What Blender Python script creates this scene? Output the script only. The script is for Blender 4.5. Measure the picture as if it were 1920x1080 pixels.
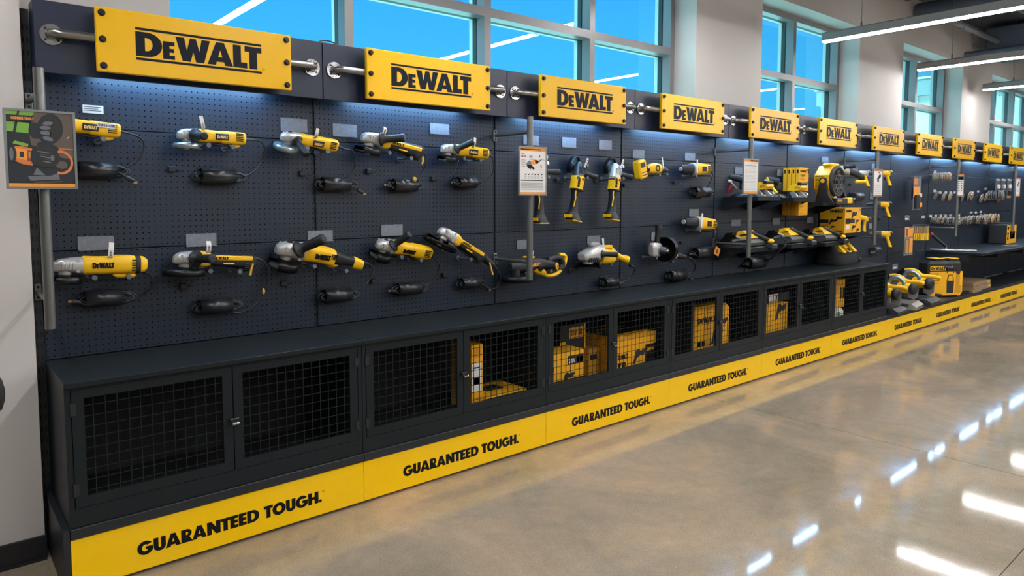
import bpy, bmesh, math, random
from mathutils import Vector, Matrix, Quaternion
from mathutils.geometry import tessellate_polygon

# ------------------------------------------------------------------ clear, camera, world, lights, exposure
for _o in list(bpy.data.objects):
    bpy.data.objects.remove(_o)
SC = bpy.context.scene
COL = SC.collection
RND = random.Random(7)
P = 1.2192                                # width of one display bay (48 in)

F_PX = 1301.87
YAW, PITCH, ROLL = 0.685846, 0.0717537, -0.00174781
CAM = Vector((-0.374577, -2.908966, 1.470744))
SX, SY = -43.781, -73.918
_f = Vector((math.sin(YAW)*math.cos(PITCH), math.cos(YAW)*math.cos(PITCH), -math.sin(PITCH)))
_r = Vector((math.cos(YAW), -math.sin(YAW), 0.0))
_u = _r.cross(_f)
_r2 = _r*math.cos(ROLL) + _u*math.sin(ROLL)
_u2 = _u*math.cos(ROLL) - _r*math.sin(ROLL)
cam_data = bpy.data.cameras.new('camera')
cam = bpy.data.objects.new('camera', cam_data)
COL.objects.link(cam)
cam_data.sensor_width = 36.0
cam_data.lens = F_PX/1920*36
cam_data.shift_x = -SX/1920
cam_data.shift_y = SY/1920
cam_data.clip_start = 0.05
cam_data.clip_end = 300
_m = Matrix(((_r2.x, _u2.x, -_f.x), (_r2.y, _u2.y, -_f.y), (_r2.z, _u2.z, -_f.z)))
cam.matrix_world = Matrix.Translation(CAM) @ _m.to_4x4()
SC.camera = cam

def at(u, v, y=None, z=None, x=None):
    """point of the place seen at (u, v) of the 1920x1080 frame, on a wall-parallel plane (y), level plane (z) or end plane (x)"""
    d = _f + _r2*((u-960-SX)/F_PX) - _u2*((v-540-SY)/F_PX)
    if y is not None: t = (y-CAM.y)/d.y
    elif z is not None: t = (z-CAM.z)/d.z
    else: t = (x-CAM.x)/d.x
    return CAM + d*t

SC.view_settings.view_transform = 'Standard'
SC.view_settings.look = 'None'
SC.view_settings.gamma = 1.0
SC.view_settings.use_curve_mapping = False
SC.view_settings.exposure = 0.0
SC.cycles.max_bounces = 8
SC.cycles.glossy_bounces = 4
SC.cycles.transparent_max_bounces = 16
SC.cycles.sample_clamp_indirect = 4.0
SC.cycles.caustics_reflective = False
SC.cycles.caustics_refractive = False
SC.cycles.use_denoising = True

LAMP_POWER = 61.0        # pendant diffusers
STRIP_POWER = 66.0        # blue-white strips under the header
SKY_POWER = 1.0
SUN_POWER = 8.0

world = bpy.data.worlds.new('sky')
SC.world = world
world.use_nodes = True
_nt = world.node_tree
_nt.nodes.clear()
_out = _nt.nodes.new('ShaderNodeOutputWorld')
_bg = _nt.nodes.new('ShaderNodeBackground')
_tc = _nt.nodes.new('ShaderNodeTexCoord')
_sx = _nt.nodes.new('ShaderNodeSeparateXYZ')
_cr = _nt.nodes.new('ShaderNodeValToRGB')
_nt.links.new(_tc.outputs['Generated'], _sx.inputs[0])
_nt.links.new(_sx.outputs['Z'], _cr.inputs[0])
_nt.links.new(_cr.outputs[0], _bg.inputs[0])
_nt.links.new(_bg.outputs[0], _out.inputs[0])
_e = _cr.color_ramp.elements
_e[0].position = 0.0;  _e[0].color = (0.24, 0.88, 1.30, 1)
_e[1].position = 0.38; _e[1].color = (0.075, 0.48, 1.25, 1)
_e2 = _e.new(0.55); _e2.color = (6.0, 8.0, 8.6, 1)  # unseen upper sky, brightened and whitened to add light on the window reveals
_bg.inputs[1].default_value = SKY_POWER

sun_data = bpy.data.lights.new('sun', 'SUN')
sun = bpy.data.objects.new('sun', sun_data)
COL.objects.link(sun)
sun_data.energy = SUN_POWER
sun_data.angle = 0.01
sun_data.color = (1.0, 0.96, 0.9)
sun.rotation_euler = Vector((0.62, 0.42, -0.66)).to_track_quat('-Z', 'Y').to_euler()
sun.location = (0, 0, 30)

# ------------------------------------------------------------------ materials
def lin(c):
    return tuple(((x/255.0)/12.92 if x/255.0 <= 0.04045 else ((x/255.0+0.055)/1.055)**2.4) for x in c)

MATS = {}
def mat(name, rgb, rough=0.5, metal=0.0, coat=0.0, noise=0.06, scale=40.0, bump=0.0, spec=0.5, alpha=None, emit=None):
    m = bpy.data.materials.new(name)
    m.use_nodes = True
    nt = m.node_tree
    b = nt.nodes['Principled BSDF']
    tc = nt.nodes.new('ShaderNodeTexCoord')
    nz = nt.nodes.new('ShaderNodeTexNoise')
    nz.inputs['Scale'].default_value = scale
    nz.inputs['Detail'].default_value = 3.0
    nt.links.new(tc.outputs['Object'], nz.inputs['Vector'])
    c = lin(rgb)
    mx = nt.nodes.new('ShaderNodeMix'); mx.data_type = 'RGBA'
    mx.inputs['A'].default_value = tuple(x*(1-noise) for x in c)+(1,)
    mx.inputs['B'].default_value = tuple(min(1, x*(1+noise)) for x in c)+(1,)
    nt.links.new(nz.outputs['Fac'], mx.inputs['Factor'])
    nt.links.new(mx.outputs['Result'], b.inputs['Base Color'])
    mr = nt.nodes.new('ShaderNodeMapRange')
    mr.inputs['To Min'].default_value = max(0.02, rough*0.88)
    mr.inputs['To Max'].default_value = min(1.0, rough*1.12)
    nt.links.new(nz.outputs['Fac'], mr.inputs['Value'])
    nt.links.new(mr.outputs['Result'], b.inputs['Roughness'])
    b.inputs['Metallic'].default_value = metal
    b.inputs['Coat Weight'].default_value = coat
    b.inputs['Coat Roughness'].default_value = 0.08
    b.inputs['Specular IOR Level'].default_value = spec
    if alpha is not None: b.inputs['Alpha'].default_value = alpha
    if emit:
        b.inputs['Emission Color'].default_value = emit[0]+(1,)
        b.inputs['Emission Strength'].default_value = emit[1]
    if bump:
        bp = nt.nodes.new('ShaderNodeBump')
        bp.inputs['Strength'].default_value = bump
        bp.inputs['Distance'].default_value = 0.002
        nt.links.new(nz.outputs['Fac'], bp.inputs['Height'])
        nt.links.new(bp.outputs['Normal'], b.inputs['Normal'])
    MATS[name] = m
    return m

mat('steel_dark', (30, 36, 39), 0.40, noise=0.05, scale=300, bump=0.05, spec=0.15)
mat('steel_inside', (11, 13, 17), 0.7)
mat('header_paint', (25, 35, 58), 0.38, noise=0.05, scale=200, bump=0.04)
mat('upright_paint', (25, 30, 36), 0.45)
mat('slot_dark', (6, 7, 9), 0.8)
mat('sign_yellow', (236, 184, 2), 0.3, coat=0.0, noise=0.03, scale=8, spec=0.3)
mat('kick_yellow', (255, 205, 0), 0.22, coat=0.0, noise=0.03, scale=6, spec=0.4)
mat('logo_dark', (24, 29, 38), 0.5, spec=0.15)
mat('lettering_black', (14, 15, 16), 0.5, spec=0.2)
mat('brushed_steel', (150, 148, 146), 0.3, metal=0.9, scale=20, noise=0.03)
mat('chrome', (190, 190, 190), 0.18, metal=0.95, noise=0.02)
mat('bolt_black', (22, 24, 30), 0.35, metal=0.3)
mat('pole_grey', (122, 124, 122), 0.38, metal=0.75)
mat('tool_yellow', (248, 194, 16), 0.42, noise=0.04)
mat('tool_black', (26, 28, 31), 0.5, bump=0.1, scale=200)
mat('rubber_black', (17, 18, 20), 0.62, bump=0.15, scale=300)
mat('cast_metal', (196, 196, 194), 0.33, metal=0.45, noise=0.05, bump=0.05)
mat('cast_dark', (78, 82, 88), 0.4, metal=0.8, noise=0.1)
mat('guard_silver', (170, 186, 192), 0.22, metal=0.7)
mat('guard_black', (16, 17, 20), 0.35)
mat('abrasive', (60, 66, 66), 0.85, noise=0.2, scale=600, bump=0.3)
mat('flap_blue', (70, 110, 130), 0.7, noise=0.15, scale=400)
mat('hook_grey', (104, 112, 120), 0.4, metal=0.3)
mat('plate_black', (30, 26, 24), 0.4)
mat('logo_light', (232, 205, 140), 0.5)
mat('paper', (224, 222, 220), 0.75)
mat('paper_ink', (70, 72, 78), 0.8)
mat('ink_blue', (52, 62, 120), 0.8)
mat('ink_grey', (150, 150, 152), 0.8)
mat('paper_orange', (232, 152, 58), 0.6)
mat('ink_red', (150, 60, 46), 0.7)
mat('frame_alu', (134, 138, 140), 0.35, metal=0.6)
mat('cord_black', (40, 42, 46), 0.42)
mat('cord_yellow', (214, 170, 60), 0.5)
mat('brass', (196, 166, 110), 0.3, metal=0.9)
mat('box_yellow', (240, 176, 24), 0.5, noise=0.05, scale=25)
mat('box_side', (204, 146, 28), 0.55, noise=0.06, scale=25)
mat('box_black', (34, 33, 31), 0.5)
mat('cardboard', (150, 124, 96), 0.8, noise=0.08)
mat('tape_tan', (196, 160, 96), 0.5)
mat('case_black', (36, 37, 38), 0.55, noise=0.1, bump=0.15, scale=150)
mat('cloth_black', (30, 31, 34), 0.9, noise=0.15, scale=500, bump=0.4)
mat('alu_base', (186, 184, 178), 0.34, metal=0.7)
mat('holder_black', (33, 36, 40), 0.3, spec=0.6)
mat('grey_plastic', (82, 85, 86), 0.5)
mat('red_plastic', (196, 60, 66), 0.45)
mat('ivory', (228, 214, 180), 0.5)
mat('disc_edge', (196, 190, 178), 0.4, metal=0.4)
mat('disc_tan', (128, 118, 98), 0.7, noise=0.25, scale=200)
mat('disc_grey', (104, 106, 104), 0.5, noise=0.2, scale=200)
mat('disc_gold', (176, 142, 78), 0.5, noise=0.2, scale=120)
mat('hall_paint', (96, 96, 98), 0.8)
mat('wall_paint', (196, 192, 189), 0.62, noise=0.015, scale=3, bump=0.03)
mat('trim_black', (22, 23, 26), 0.5)
mat('ceiling_dark', (66, 72, 82), 0.8, noise=0.1, scale=2)
mat('duct_paint', (62, 72, 86), 0.6)
mat('pipe_paint', (104, 108, 114), 0.5)
mat('window_frame', (134, 132, 134), 0.4, metal=0.2)
mat('gasket', (14, 18, 22), 0.6)
mat('lamp_body', (150, 152, 154), 0.45)
mat('ext_metal', (214, 216, 212), 0.5, noise=0.03, scale=1)
mat('ext_fascia', (128, 142, 146), 0.5)
mat('ext_ground', (196, 192, 182), 0.9, noise=0.1, scale=0.4)
mat('green_cloth', (118, 168, 70), 0.7)
mat('glove_grey', (104, 108, 112), 0.8)
mat('photo_dark', (30, 36, 44), 0.6)
mat('photo_brown', (92, 82, 74), 0.6, noise=0.15, scale=60)
mat('photo_orange', (206, 120, 62), 0.6)

def emission(name, rgb, strength):
    m = bpy.data.materials.new(name); m.use_nodes = True
    nt = m.node_tree; nt.nodes.clear()
    o = nt.nodes.new('ShaderNodeOutputMaterial'); e = nt.nodes.new('ShaderNodeEmission')
    e.inputs[0].default_value = rgb+(1,); e.inputs[1].default_value = strength
    nt.links.new(e.outputs[0], o.inputs[0]); MATS[name] = m
emission('lamp_glow', (1.0, 0.975, 0.965), LAMP_POWER)
emission('strip_glow', (0.30, 0.60, 1.0), STRIP_POWER)

def glass_pane():
    m = bpy.data.materials.new('window_glass'); m.use_nodes = True
    nt = m.node_tree; nt.nodes.clear()
    o = nt.nodes.new('ShaderNodeOutputMaterial')
    tr = nt.nodes.new('ShaderNodeBsdfTransparent'); tr.inputs[0].default_value = (0.62, 0.93, 0.97, 1)
    gl = nt.nodes.new('ShaderNodeBsdfGlossy'); gl.inputs['Roughness'].default_value = 0.0
    lw = nt.nodes.new('ShaderNodeLayerWeight'); lw.inputs[0].default_value = 0.5
    pw = nt.nodes.new('ShaderNodeMath'); pw.operation = 'POWER'; pw.inputs[1].default_value = 4.0
    nt.links.new(lw.outputs['Facing'], pw.inputs[0])
    fr = nt.nodes.new('ShaderNodeMapRange'); fr.inputs['To Min'].default_value = 0.05; fr.inputs['To Max'].default_value = 0.9
    nt.links.new(pw.outputs[0], fr.inputs['Value'])
    mx = nt.nodes.new('ShaderNodeMixShader')
    nt.links.new(fr.outputs[0], mx.inputs[0]); nt.links.new(tr.outputs[0], mx.inputs[1]); nt.links.new(gl.outputs[0], mx.inputs[2])
    nt.links.new(mx.outputs[0], o.inputs[0]); MATS['window_glass'] = m
glass_pane()

def clear_plastic():
    m = bpy.data.materials.new('clear_plastic'); m.use_nodes = True
    nt = m.node_tree; nt.nodes.clear()
    o = nt.nodes.new('ShaderNodeOutputMaterial')
    tr = nt.nodes.new('ShaderNodeBsdfTransparent'); tr.inputs[0].default_value = (0.86, 0.9, 0.94, 1)
    b = nt.nodes.new('ShaderNodeBsdfPrincipled'); b.inputs['Base Color'].default_value = (0.30, 0.33, 0.38, 1)
    tc = nt.nodes.new('ShaderNodeTexCoord'); nz = nt.nodes.new('ShaderNodeTexNoise')
    nz.inputs['Scale'].default_value = 60; nt.links.new(tc.outputs['Object'], nz.inputs['Vector'])
    mr = nt.nodes.new('ShaderNodeMapRange'); mr.inputs['To Min'].default_value = 0.12; mr.inputs['To Max'].default_value = 0.3
    nt.links.new(nz.outputs['Fac'], mr.inputs['Value']); nt.links.new(mr.outputs['Result'], b.inputs['Roughness'])
    m2 = nt.nodes.new('ShaderNodeMapRange'); m2.inputs['To Min'].default_value = 0.45; m2.inputs['To Max'].default_value = 0.8
    nt.links.new(nz.outputs['Fac'], m2.inputs['Value'])
    mx = nt.nodes.new('ShaderNodeMixShader')
    nt.links.new(m2.outputs['Result'], mx.inputs[0]); nt.links.new(tr.outputs[0], mx.inputs[1]); nt.links.new(b.outputs[0], mx.inputs[2])
    nt.links.new(mx.outputs[0], o.inputs[0]); MATS['clear_plastic'] = m
clear_plastic()

def board_material():
    """powder-coated perforated steel: one inch grid of dark holes"""
    m = mat('pegboard', (27, 39, 53), 0.44, noise=0.04, scale=250)
    nt = m.node_tree; b = nt.nodes['Principled BSDF']
    tc = nt.nodes.new('ShaderNodeTexCoord')
    sp = nt.nodes.new('ShaderNodeSeparateXYZ'); nt.links.new(tc.outputs['Object'], sp.inputs[0])
    def mth(op, a, b_=None):
        n = nt.nodes.new('ShaderNodeMath'); n.operation = op
        for i, v in enumerate((a, b_)):
            if v is None: continue
            if isinstance(v, (int, float)): n.inputs[i].default_value = v
            else: nt.links.new(v, n.inputs[i])
        return n.outputs[0]
    def cell(s):
        f = mth('FRACT', mth('ADD', mth('DIVIDE', s, 0.0254), 100.0))
        return mth('POWER', mth('SUBTRACT', f, 0.5), 2.0)
    d = mth('SQRT', mth('ADD', cell(sp.outputs['X']), cell(sp.outputs['Z'])))
    hole = mth('LESS_THAN', d, 0.115)
    old = b.inputs['Base Color'].links[0].from_socket
    mx = nt.nodes.new('ShaderNodeMix'); mx.data_type = 'RGBA'
    nt.links.new(hole, mx.inputs['Factor']); nt.links.new(old, mx.inputs['A'])
    mx.inputs['B'].default_value = (0.004, 0.0045, 0.006, 1)
    nt.links.new(mx.outputs['Result'], b.inputs['Base Color'])
    sub = mth('MULTIPLY', mth('SUBTRACT', 1.0, hole), 0.5)
    nt.links.new(sub, b.inputs['Specular IOR Level'])
board_material()

def floor_material():
    m = bpy.data.materials.new('polished_concrete'); m.use_nodes = True
    nt = m.node_tree; b = nt.nodes['Principled BSDF']
    tc = nt.nodes.new('ShaderNodeTexCoord')
    def noise(scale, detail, rough=0.6, dist=0.0):
        n = nt.nodes.new('ShaderNodeTexNoise'); n.inputs['Scale'].default_value = scale
        n.inputs['Detail'].default_value = detail; n.inputs['Roughness'].default_value = rough
        n.inputs['Distortion'].default_value = dist
        nt.links.new(tc.outputs['Object'], n.inputs['Vector']); return n.outputs['Fac']
    big = noise(1.1, 6, 0.65, 0.6); mid = noise(14, 5, 0.7); fine = noise(150, 3, 0.7)
    def ramp(src, stops):
        r = nt.nodes.new('ShaderNodeValToRGB'); nt.links.new(src, r.inputs[0])
        e = r.color_ramp.elements
        e[0].position, e[0].color = stops[0][0], lin(stops[0][1])+(1,)
        e[1].position, e[1].color = stops[-1][0], lin(stops[-1][1])+(1,)
        for p_, c_ in stops[1:-1]:
            q = e.new(p_); q.color = lin(c_)+(1,)
        return r.outputs[0]
    base = ramp(big, [(0.3, (180, 172, 156)), (0.5, (198, 190, 175)), (0.72, (212, 204, 189))])
    sp = ramp(fine, [(0.33, (96, 86, 72)), (0.46, (165, 152, 132)), (0.62, (170, 158, 138)), (0.74, (226, 214, 190))])
    mx = nt.nodes.new('ShaderNodeMix'); mx.data_type = 'RGBA'; mx.blend_type = 'OVERLAY'
    mx.inputs['Factor'].default_value = 0.6
    nt.links.new(base, mx.inputs['A']); nt.links.new(sp, mx.inputs['B'])
    mm = ramp(mid, [(0.3, (118, 118, 118)), (0.7, (138, 138, 138))])
    m2 = nt.nodes.new('ShaderNodeMix'); m2.data_type = 'RGBA'; m2.blend_type = 'OVERLAY'
    m2.inputs['Factor'].default_value = 0.7
    nt.links.new(mx.outputs['Result'], m2.inputs['A']); nt.links.new(mm, m2.inputs['B'])
    # saw-cut joints
    s = nt.nodes.new('ShaderNodeSeparateXYZ'); nt.links.new(tc.outputs['Object'], s.inputs[0])
    def mth(op, a, b_=None):
        n = nt.nodes.new('ShaderNodeMath'); n.operation = op
        for i, v in enumerate((a, b_)):
            if v is None: continue
            if isinstance(v, (int, float)): n.inputs[i].default_value = v
            else: nt.links.new(v, n.inputs[i])
        return n.outputs[0]
    def line(sock, pos, w):
        return mth('LESS_THAN', mth('ABSOLUTE', mth('SUBTRACT', sock, pos)), w)
    j = mth('MAXIMUM', mth('MAXIMUM', line(s.outputs['X'], 4.075, 0.002), line(s.outputs['X'], 8.30, 0.002)), line(s.outputs['Y'], -2.15, 0.002))
    m3 = nt.nodes.new('ShaderNodeMix'); m3.data_type = 'RGBA'
    nt.links.new(j, m3.inputs['Factor']); nt.links.new(m2.outputs['Result'], m3.inputs['A'])
    m3.inputs['B'].default_value = lin((78, 70, 60))+(1,)
    nt.links.new(m3.outputs['Result'], b.inputs['Base Color'])
    mr = nt.nodes.new('ShaderNodeMapRange'); mr.inputs['To Min'].default_value = 0.03; mr.inputs['To Max'].default_value = 0.09
    nt.links.new(mid, mr.inputs['Value']); nt.links.new(mr.outputs['Result'], b.inputs['Roughness'])
    b.inputs['Specular IOR Level'].default_value = 0.6
    bp = nt.nodes.new('ShaderNodeBump'); bp.inputs['Strength'].default_value = 0.05; bp.inputs['Distance'].default_value = 0.002
    nt.links.new(noise(9, 2), bp.inputs['Height']); nt.links.new(bp.outputs['Normal'], b.inputs['Normal'])
    MATS['polished_concrete'] = m
floor_material()

# ------------------------------------------------------------------ mesh builder
class MB:
    def __init__(self, mat_name):
        self.v = []; self.f = []; self.mi = []; self.sm = []
        self.mats = [mat_name]
    def m(self, name):
        if name not in self.mats: self.mats.append(name)
        return self.mats.index(name)
    def add(self, vs, fs, mat_name=None, smooth=False, M=None):
        k = len(self.v); mi = self.m(mat_name) if mat_name else 0
        for p in vs:
            p = Vector(p)
            self.v.append(M @ p if M is not None else p)
        for f in fs:
            self.f.append(tuple(i+k for i in f)); self.mi.append(mi); self.sm.append(smooth)
        return self
    def box(self, x0, x1, y0, y1, z0, z1, mat_name=None, M=None, c=0.0):
        if x1 < x0: x0, x1 = x1, x0
        if y1 < y0: y0, y1 = y1, y0
        if z1 < z0: z0, z1 = z1, z0
        c = min(c, (x1-x0)*0.49, (y1-y0)*0.49, (z1-z0)*0.49)
        if c <= 0:
            vs = [(x0,y0,z0),(x1,y0,z0),(x1,y1,z0),(x0,y1,z0),(x0,y0,z1),(x1,y0,z1),(x1,y1,z1),(x0,y1,z1)]
            fs = [(0,3,2,1),(4,5,6,7),(0,1,5,4),(1,2,6,5),(2,3,7,6),(3,0,4,7)]
            return self.add(vs, fs, mat_name, False, M)
        # chamfered box: every corner gives three vertices
        vs = []; idx = {}
        X = (x0, x1); Y = (y0, y1); Z = (z0, z1)
        for i in (0,1):
            for j in (0,1):
                for k in (0,1):
                    sx = c if i == 0 else -c; sy = c if j == 0 else -c; sz = c if k == 0 else -c
                    for a, p in (('x', (X[i], Y[j]+sy, Z[k]+sz)), ('y', (X[i]+sx, Y[j], Z[k]+sz)), ('z', (X[i]+sx, Y[j]+sy, Z[k]))):
                        idx[(i,j,k,a)] = len(vs); vs.append(p)
        g = lambda i,j,k,a: idx[(i,j,k,a)]
        fs = [(g(0,0,0,'x'),g(0,0,1,'x'),g(0,1,1,'x'),g(0,1,0,'x')), (g(1,0,0,'x'),g(1,1,0,'x'),g(1,1,1,'x'),g(1,0,1,'x')),
              (g(0,0,0,'y'),g(1,0,0,'y'),g(1,0,1,'y'),g(0,0,1,'y')), (g(0,1,0,'y'),g(0,1,1,'y'),g(1,1,1,'y'),g(1,1,0,'y')),
              (g(0,0,0,'z'),g(0,1,0,'z'),g(1,1,0,'z'),g(1,0,0,'z')), (g(0,0,1,'z'),g(1,0,1,'z'),g(1,1,1,'z'),g(0,1,1,'z'))]
        for i in (0,1):
            for j in (0,1):
                fs.append((g(i,j,0,'x'),g(i,j,1,'x'),g(i,j,1,'y'),g(i,j,0,'y')) if i != j else (g(i,j,0,'y'),g(i,j,1,'y'),g(i,j,1,'x'),g(i,j,0,'x')))
        for i in (0,1):
            for k in (0,1):
                fs.append((g(i,0,k,'z'),g(i,1,k,'z'),g(i,1,k,'x'),g(i,0,k,'x')) if i != k else (g(i,0,k,'x'),g(i,1,k,'x'),g(i,1,k,'z'),g(i,0,k,'z')))
        for j in (0,1):
            for k in (0,1):
                fs.append((g(0,j,k,'y'),g(1,j,k,'y'),g(1,j,k,'z'),g(0,j,k,'z')) if j != k else (g(0,j,k,'z'),g(1,j,k,'z'),g(1,j,k,'y'),g(0,j,k,'y')))
        for i in (0,1):
            for j in (0,1):
                for k in (0,1):
                    t = (g(i,j,k,'x'), g(i,j,k,'y'), g(i,j,k,'z'))
                    fs.append(t if (i+j+k) % 2 == 0 else t[::-1])
        return self.add(vs, fs, mat_name, False, M)
    def cyl(self, a, b, r0, r1=None, n=16, mat_name=None, M=None, caps=True, smooth=True):
        a, b = Vector(a), Vector(b); r1 = r0 if r1 is None else r1
        d = (b-a).normalized(); s = d.orthogonal().normalized(); t = d.cross(s)
        vs = []
        for c, r in ((a, r0), (b, r1)):
            for i in range(n):
                w = 2*math.pi*i/n
                vs.append(c + s*(r*math.cos(w)) + t*(r*math.sin(w)))
        self.add(vs, [(i, (i+1) % n, n+(i+1) % n, n+i) for i in range(n)], mat_name, smooth, M)
        if caps:
            self.add(vs[:n], [tuple(range(n))[::-1]], mat_name, False, M)
            self.add(vs[n:], [tuple(range(n))], mat_name, False, M)
        return self
    def lathe(self, a, d, prof, n=20, mat_name=None, M=None, arc=(0, 2*math.pi), ref=None, smooth=True):
        """revolve prof [(distance along d, radius)] about the axis through a"""
        a, d = Vector(a), Vector(d).normalized()
        s = (Vector(ref) - d*Vector(ref).dot(d)).normalized() if ref is not None else d.orthogonal().normalized()
        t = d.cross(s); full = abs(arc[1]-arc[0]-2*math.pi) < 1e-6
        cnt = n if full else n+1
        vs = []; fs = []
        for h, r in prof:
            for i in range(cnt):
                w = arc[0]+(arc[1]-arc[0])*i/n
                vs.append(a + d*h + s*(r*math.cos(w)) + t*(r*math.sin(w)))
        for j in range(len(prof)-1):
            for i in range(n):
                i2 = (i+1) % cnt
                fs.append((j*cnt+i, j*cnt+i2, (j+1)*cnt+i2, (j+1)*cnt+i))
        return self.add(vs, fs, mat_name, smooth, M)
    def loft(self, secs, n=20, mat_name=None, M=None, e=2.6, axis='x', caps=True, smooth=True):
        """secs: (pos, c1, c2, r1, r2): super-ellipse sections along x (c1=y, c2=z)"""
        vs = []; fs = []
        for s in secs:
            pos, c1, c2, r1, r2 = s[:5]; ee = s[5] if len(s) > 5 else e
            for i in range(n):
                w = 2*math.pi*i/n; cw, sw = math.cos(w), math.sin(w)
                p1 = c1 + r1*math.copysign(abs(cw)**(2/ee), cw); p2 = c2 + r2*math.copysign(abs(sw)**(2/ee), sw)
                vs.append((pos, p1, p2) if axis == 'x' else (p1, p2, pos) if axis == 'z' else (p1, pos, p2))
        for j in range(len(secs)-1):
            for i in range(n):
                fs.append((j*n+i, j*n+(i+1) % n, (j+1)*n+(i+1) % n, (j+1)*n+i))
        if axis == 'y': fs = [f[::-1] for f in fs]
        self.add(vs, fs, mat_name, smooth, M)
        if caps:
            k = len(secs)-1
            self.add(vs[:n], [tuple(range(n))[::-1]], mat_name, False, M)
            self.add(vs[k*n:], [tuple(range(n))], mat_name, False, M)
        return self
    def tube(self, pts, r, n=8, mat_name=None, M=None, closed=False, caps=True):
        pts = [Vector(p) for p in pts]; N = len(pts)
        rr = r if isinstance(r, (list, tuple)) else [r]*N
        vs = []; fs = []; s = None
        for i, p in enumerate(pts):
            if closed: d = pts[(i+1) % N]-pts[i-1]
            else: d = pts[min(i+1, N-1)]-pts[max(i-1, 0)]
            d = d.normalized() if d.length > 1e-9 else Vector((1,0,0))
            s = d.orthogonal() if s is None else s - d*s.dot(d)
            s = s.normalized() if s.length > 1e-6 else d.orthogonal().normalized()
            t = d.cross(s)
            for k in range(n):
                w = 2*math.pi*k/n
                vs.append(p + s*(rr[i]*math.cos(w)) + t*(rr[i]*math.sin(w)))
        for i in range(N if closed else N-1):
            i2 = (i+1) % N
            for k in range(n):
                fs.append((i*n+k, i*n+(k+1) % n, i2*n+(k+1) % n, i2*n+k))
        self.add(vs, fs, mat_name, True, M)
        if caps and not closed:
            self.add(vs[:n], [tuple(range(n))[::-1]], mat_name, False, M)
            self.add(vs[-n:], [tuple(range(n))], mat_name, False, M)
        return self
    def prism(self, poly, d0, d1, axis='y', mat_name=None, M=None, holes=()):
        """poly in (a,b): axis y -> (x,z); axis x -> (y,z); axis z -> (x,y)"""
        loops = [list(poly)]+[list(h) for h in holes]
        flat = [p for l in loops for p in l]
        tris = tessellate_polygon([[Vector((p[0], p[1], 0)) for p in l] for l in loops])
        def put(p, d): return (p[0], d, p[1]) if axis == 'y' else (d, p[0], p[1]) if axis == 'x' else (p[0], p[1], d)
        n = len(flat)
        vs = [put(p, d0) for p in flat]+[put(p, d1) for p in flat]
        fs = []
        for t in tris:
            a, b, c = [Vector(flat[i]) for i in t]
            cr = (b-a).cross(c-a)
            ccw = cr > 0
            t = tuple(t) if ccw else tuple(t)[::-1]
            lowfirst = (axis == 'y')
            fs.append(t if lowfirst else t[::-1])
            fs.append(tuple(i+n for i in (t[::-1] if lowfirst else t)))
        k = 0
        for li, l in enumerate(loops):
            area = sum(l[i][0]*l[(i+1) % len(l)][1]-l[(i+1) % len(l)][0]*l[i][1] for i in range(len(l)))
            m_ = len(l)
            for i in range(m_):
                j = (i+1) % m_
                q = (k+i, k+j, n+k+j, n+k+i)
                flip = (area > 0) != (li == 0)
                if axis == 'y': flip = not flip
                fs.append(q[::-1] if flip else q)
            k += m_
        return self.add(vs, fs, mat_name, False, M)
    def ball(self, c, r, n=14, mat_name=None, M=None, sc=(1,1,1)):
        vs = []; fs = []; h = n//2
        for j in range(h+1):
            t = math.pi*j/h
            for i in range(n):
                w = 2*math.pi*i/n
                vs.append((c[0]+sc[0]*r*math.sin(t)*math.cos(w), c[1]+sc[1]*r*math.sin(t)*math.sin(w), c[2]-sc[2]*r*math.cos(t)))
        for j in range(h):
            for i in range(n):
                fs.append((j*n+i, j*n+(i+1) % n, (j+1)*n+(i+1) % n, (j+1)*n+i))
        return self.add(vs, fs, mat_name, True, M)
    def mesh(self, name):
        me = bpy.data.meshes.new(name)
        me.from_pydata([tuple(p) for p in self.v], [], self.f)
        for nm in self.mats: me.materials.append(MATS[nm])
        me.polygons.foreach_set('material_index', self.mi)
        me.polygons.foreach_set('use_smooth', self.sm)
        me.validate(); me.update()
        bm = bmesh.new(); bm.from_mesh(me)
        bmesh.ops.recalc_face_normals(bm, faces=bm.faces); bm.to_mesh(me); bm.free()
        return me
    def build(self, name, parent=None, loc=None, **kw):
        o = bpy.data.objects.new(name, self.mesh(name)); COL.objects.link(o)
        if parent is not None: o.parent = parent
        if loc is not None: o.location = loc
        return tag(o, **kw)

def tag(o, label=None, cat=None, group=None, kind=None):
    if label: o['label'] = label
    if cat: o['category'] = cat
    if group: o['group'] = group
    if kind: o['kind'] = kind
    return o
def thing(name, label, cat, loc=(0,0,0), group=None, rot=None, scale=None):
    o = bpy.data.objects.new(name, None); COL.objects.link(o)
    o.empty_display_size = 0.05
    o.location = loc
    if rot is not None: o.rotation_euler = rot
    if scale is not None: o.scale = (scale,)*3
    return tag(o, label, cat, group)
def put(me, name, parent=None, loc=None, rot=None, scale=None, **kw):
    o = bpy.data.objects.new(name, me); COL.objects.link(o)
    if parent is not None: o.parent = parent
    if loc is not None: o.location = loc
    if rot is not None: o.rotation_euler = rot
    if scale is not None: o.scale = scale
    return tag(o, **kw)
KIDS = {}
def copy_tree(o, parent=None):
    c = o.copy(); COL.objects.link(c)
    if parent is not None: c.parent = parent
    for ch in list(o.children): copy_tree(ch, c)
    return c
def arc(cx, cz, r, a0, a1, n=10, rz=None):
    rz = r if rz is None else rz
    return [(cx+r*math.cos(math.radians(a0+(a1-a0)*i/n)), cz+rz*math.sin(math.radians(a0+(a1-a0)*i/n))) for i in range(n+1)]
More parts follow.
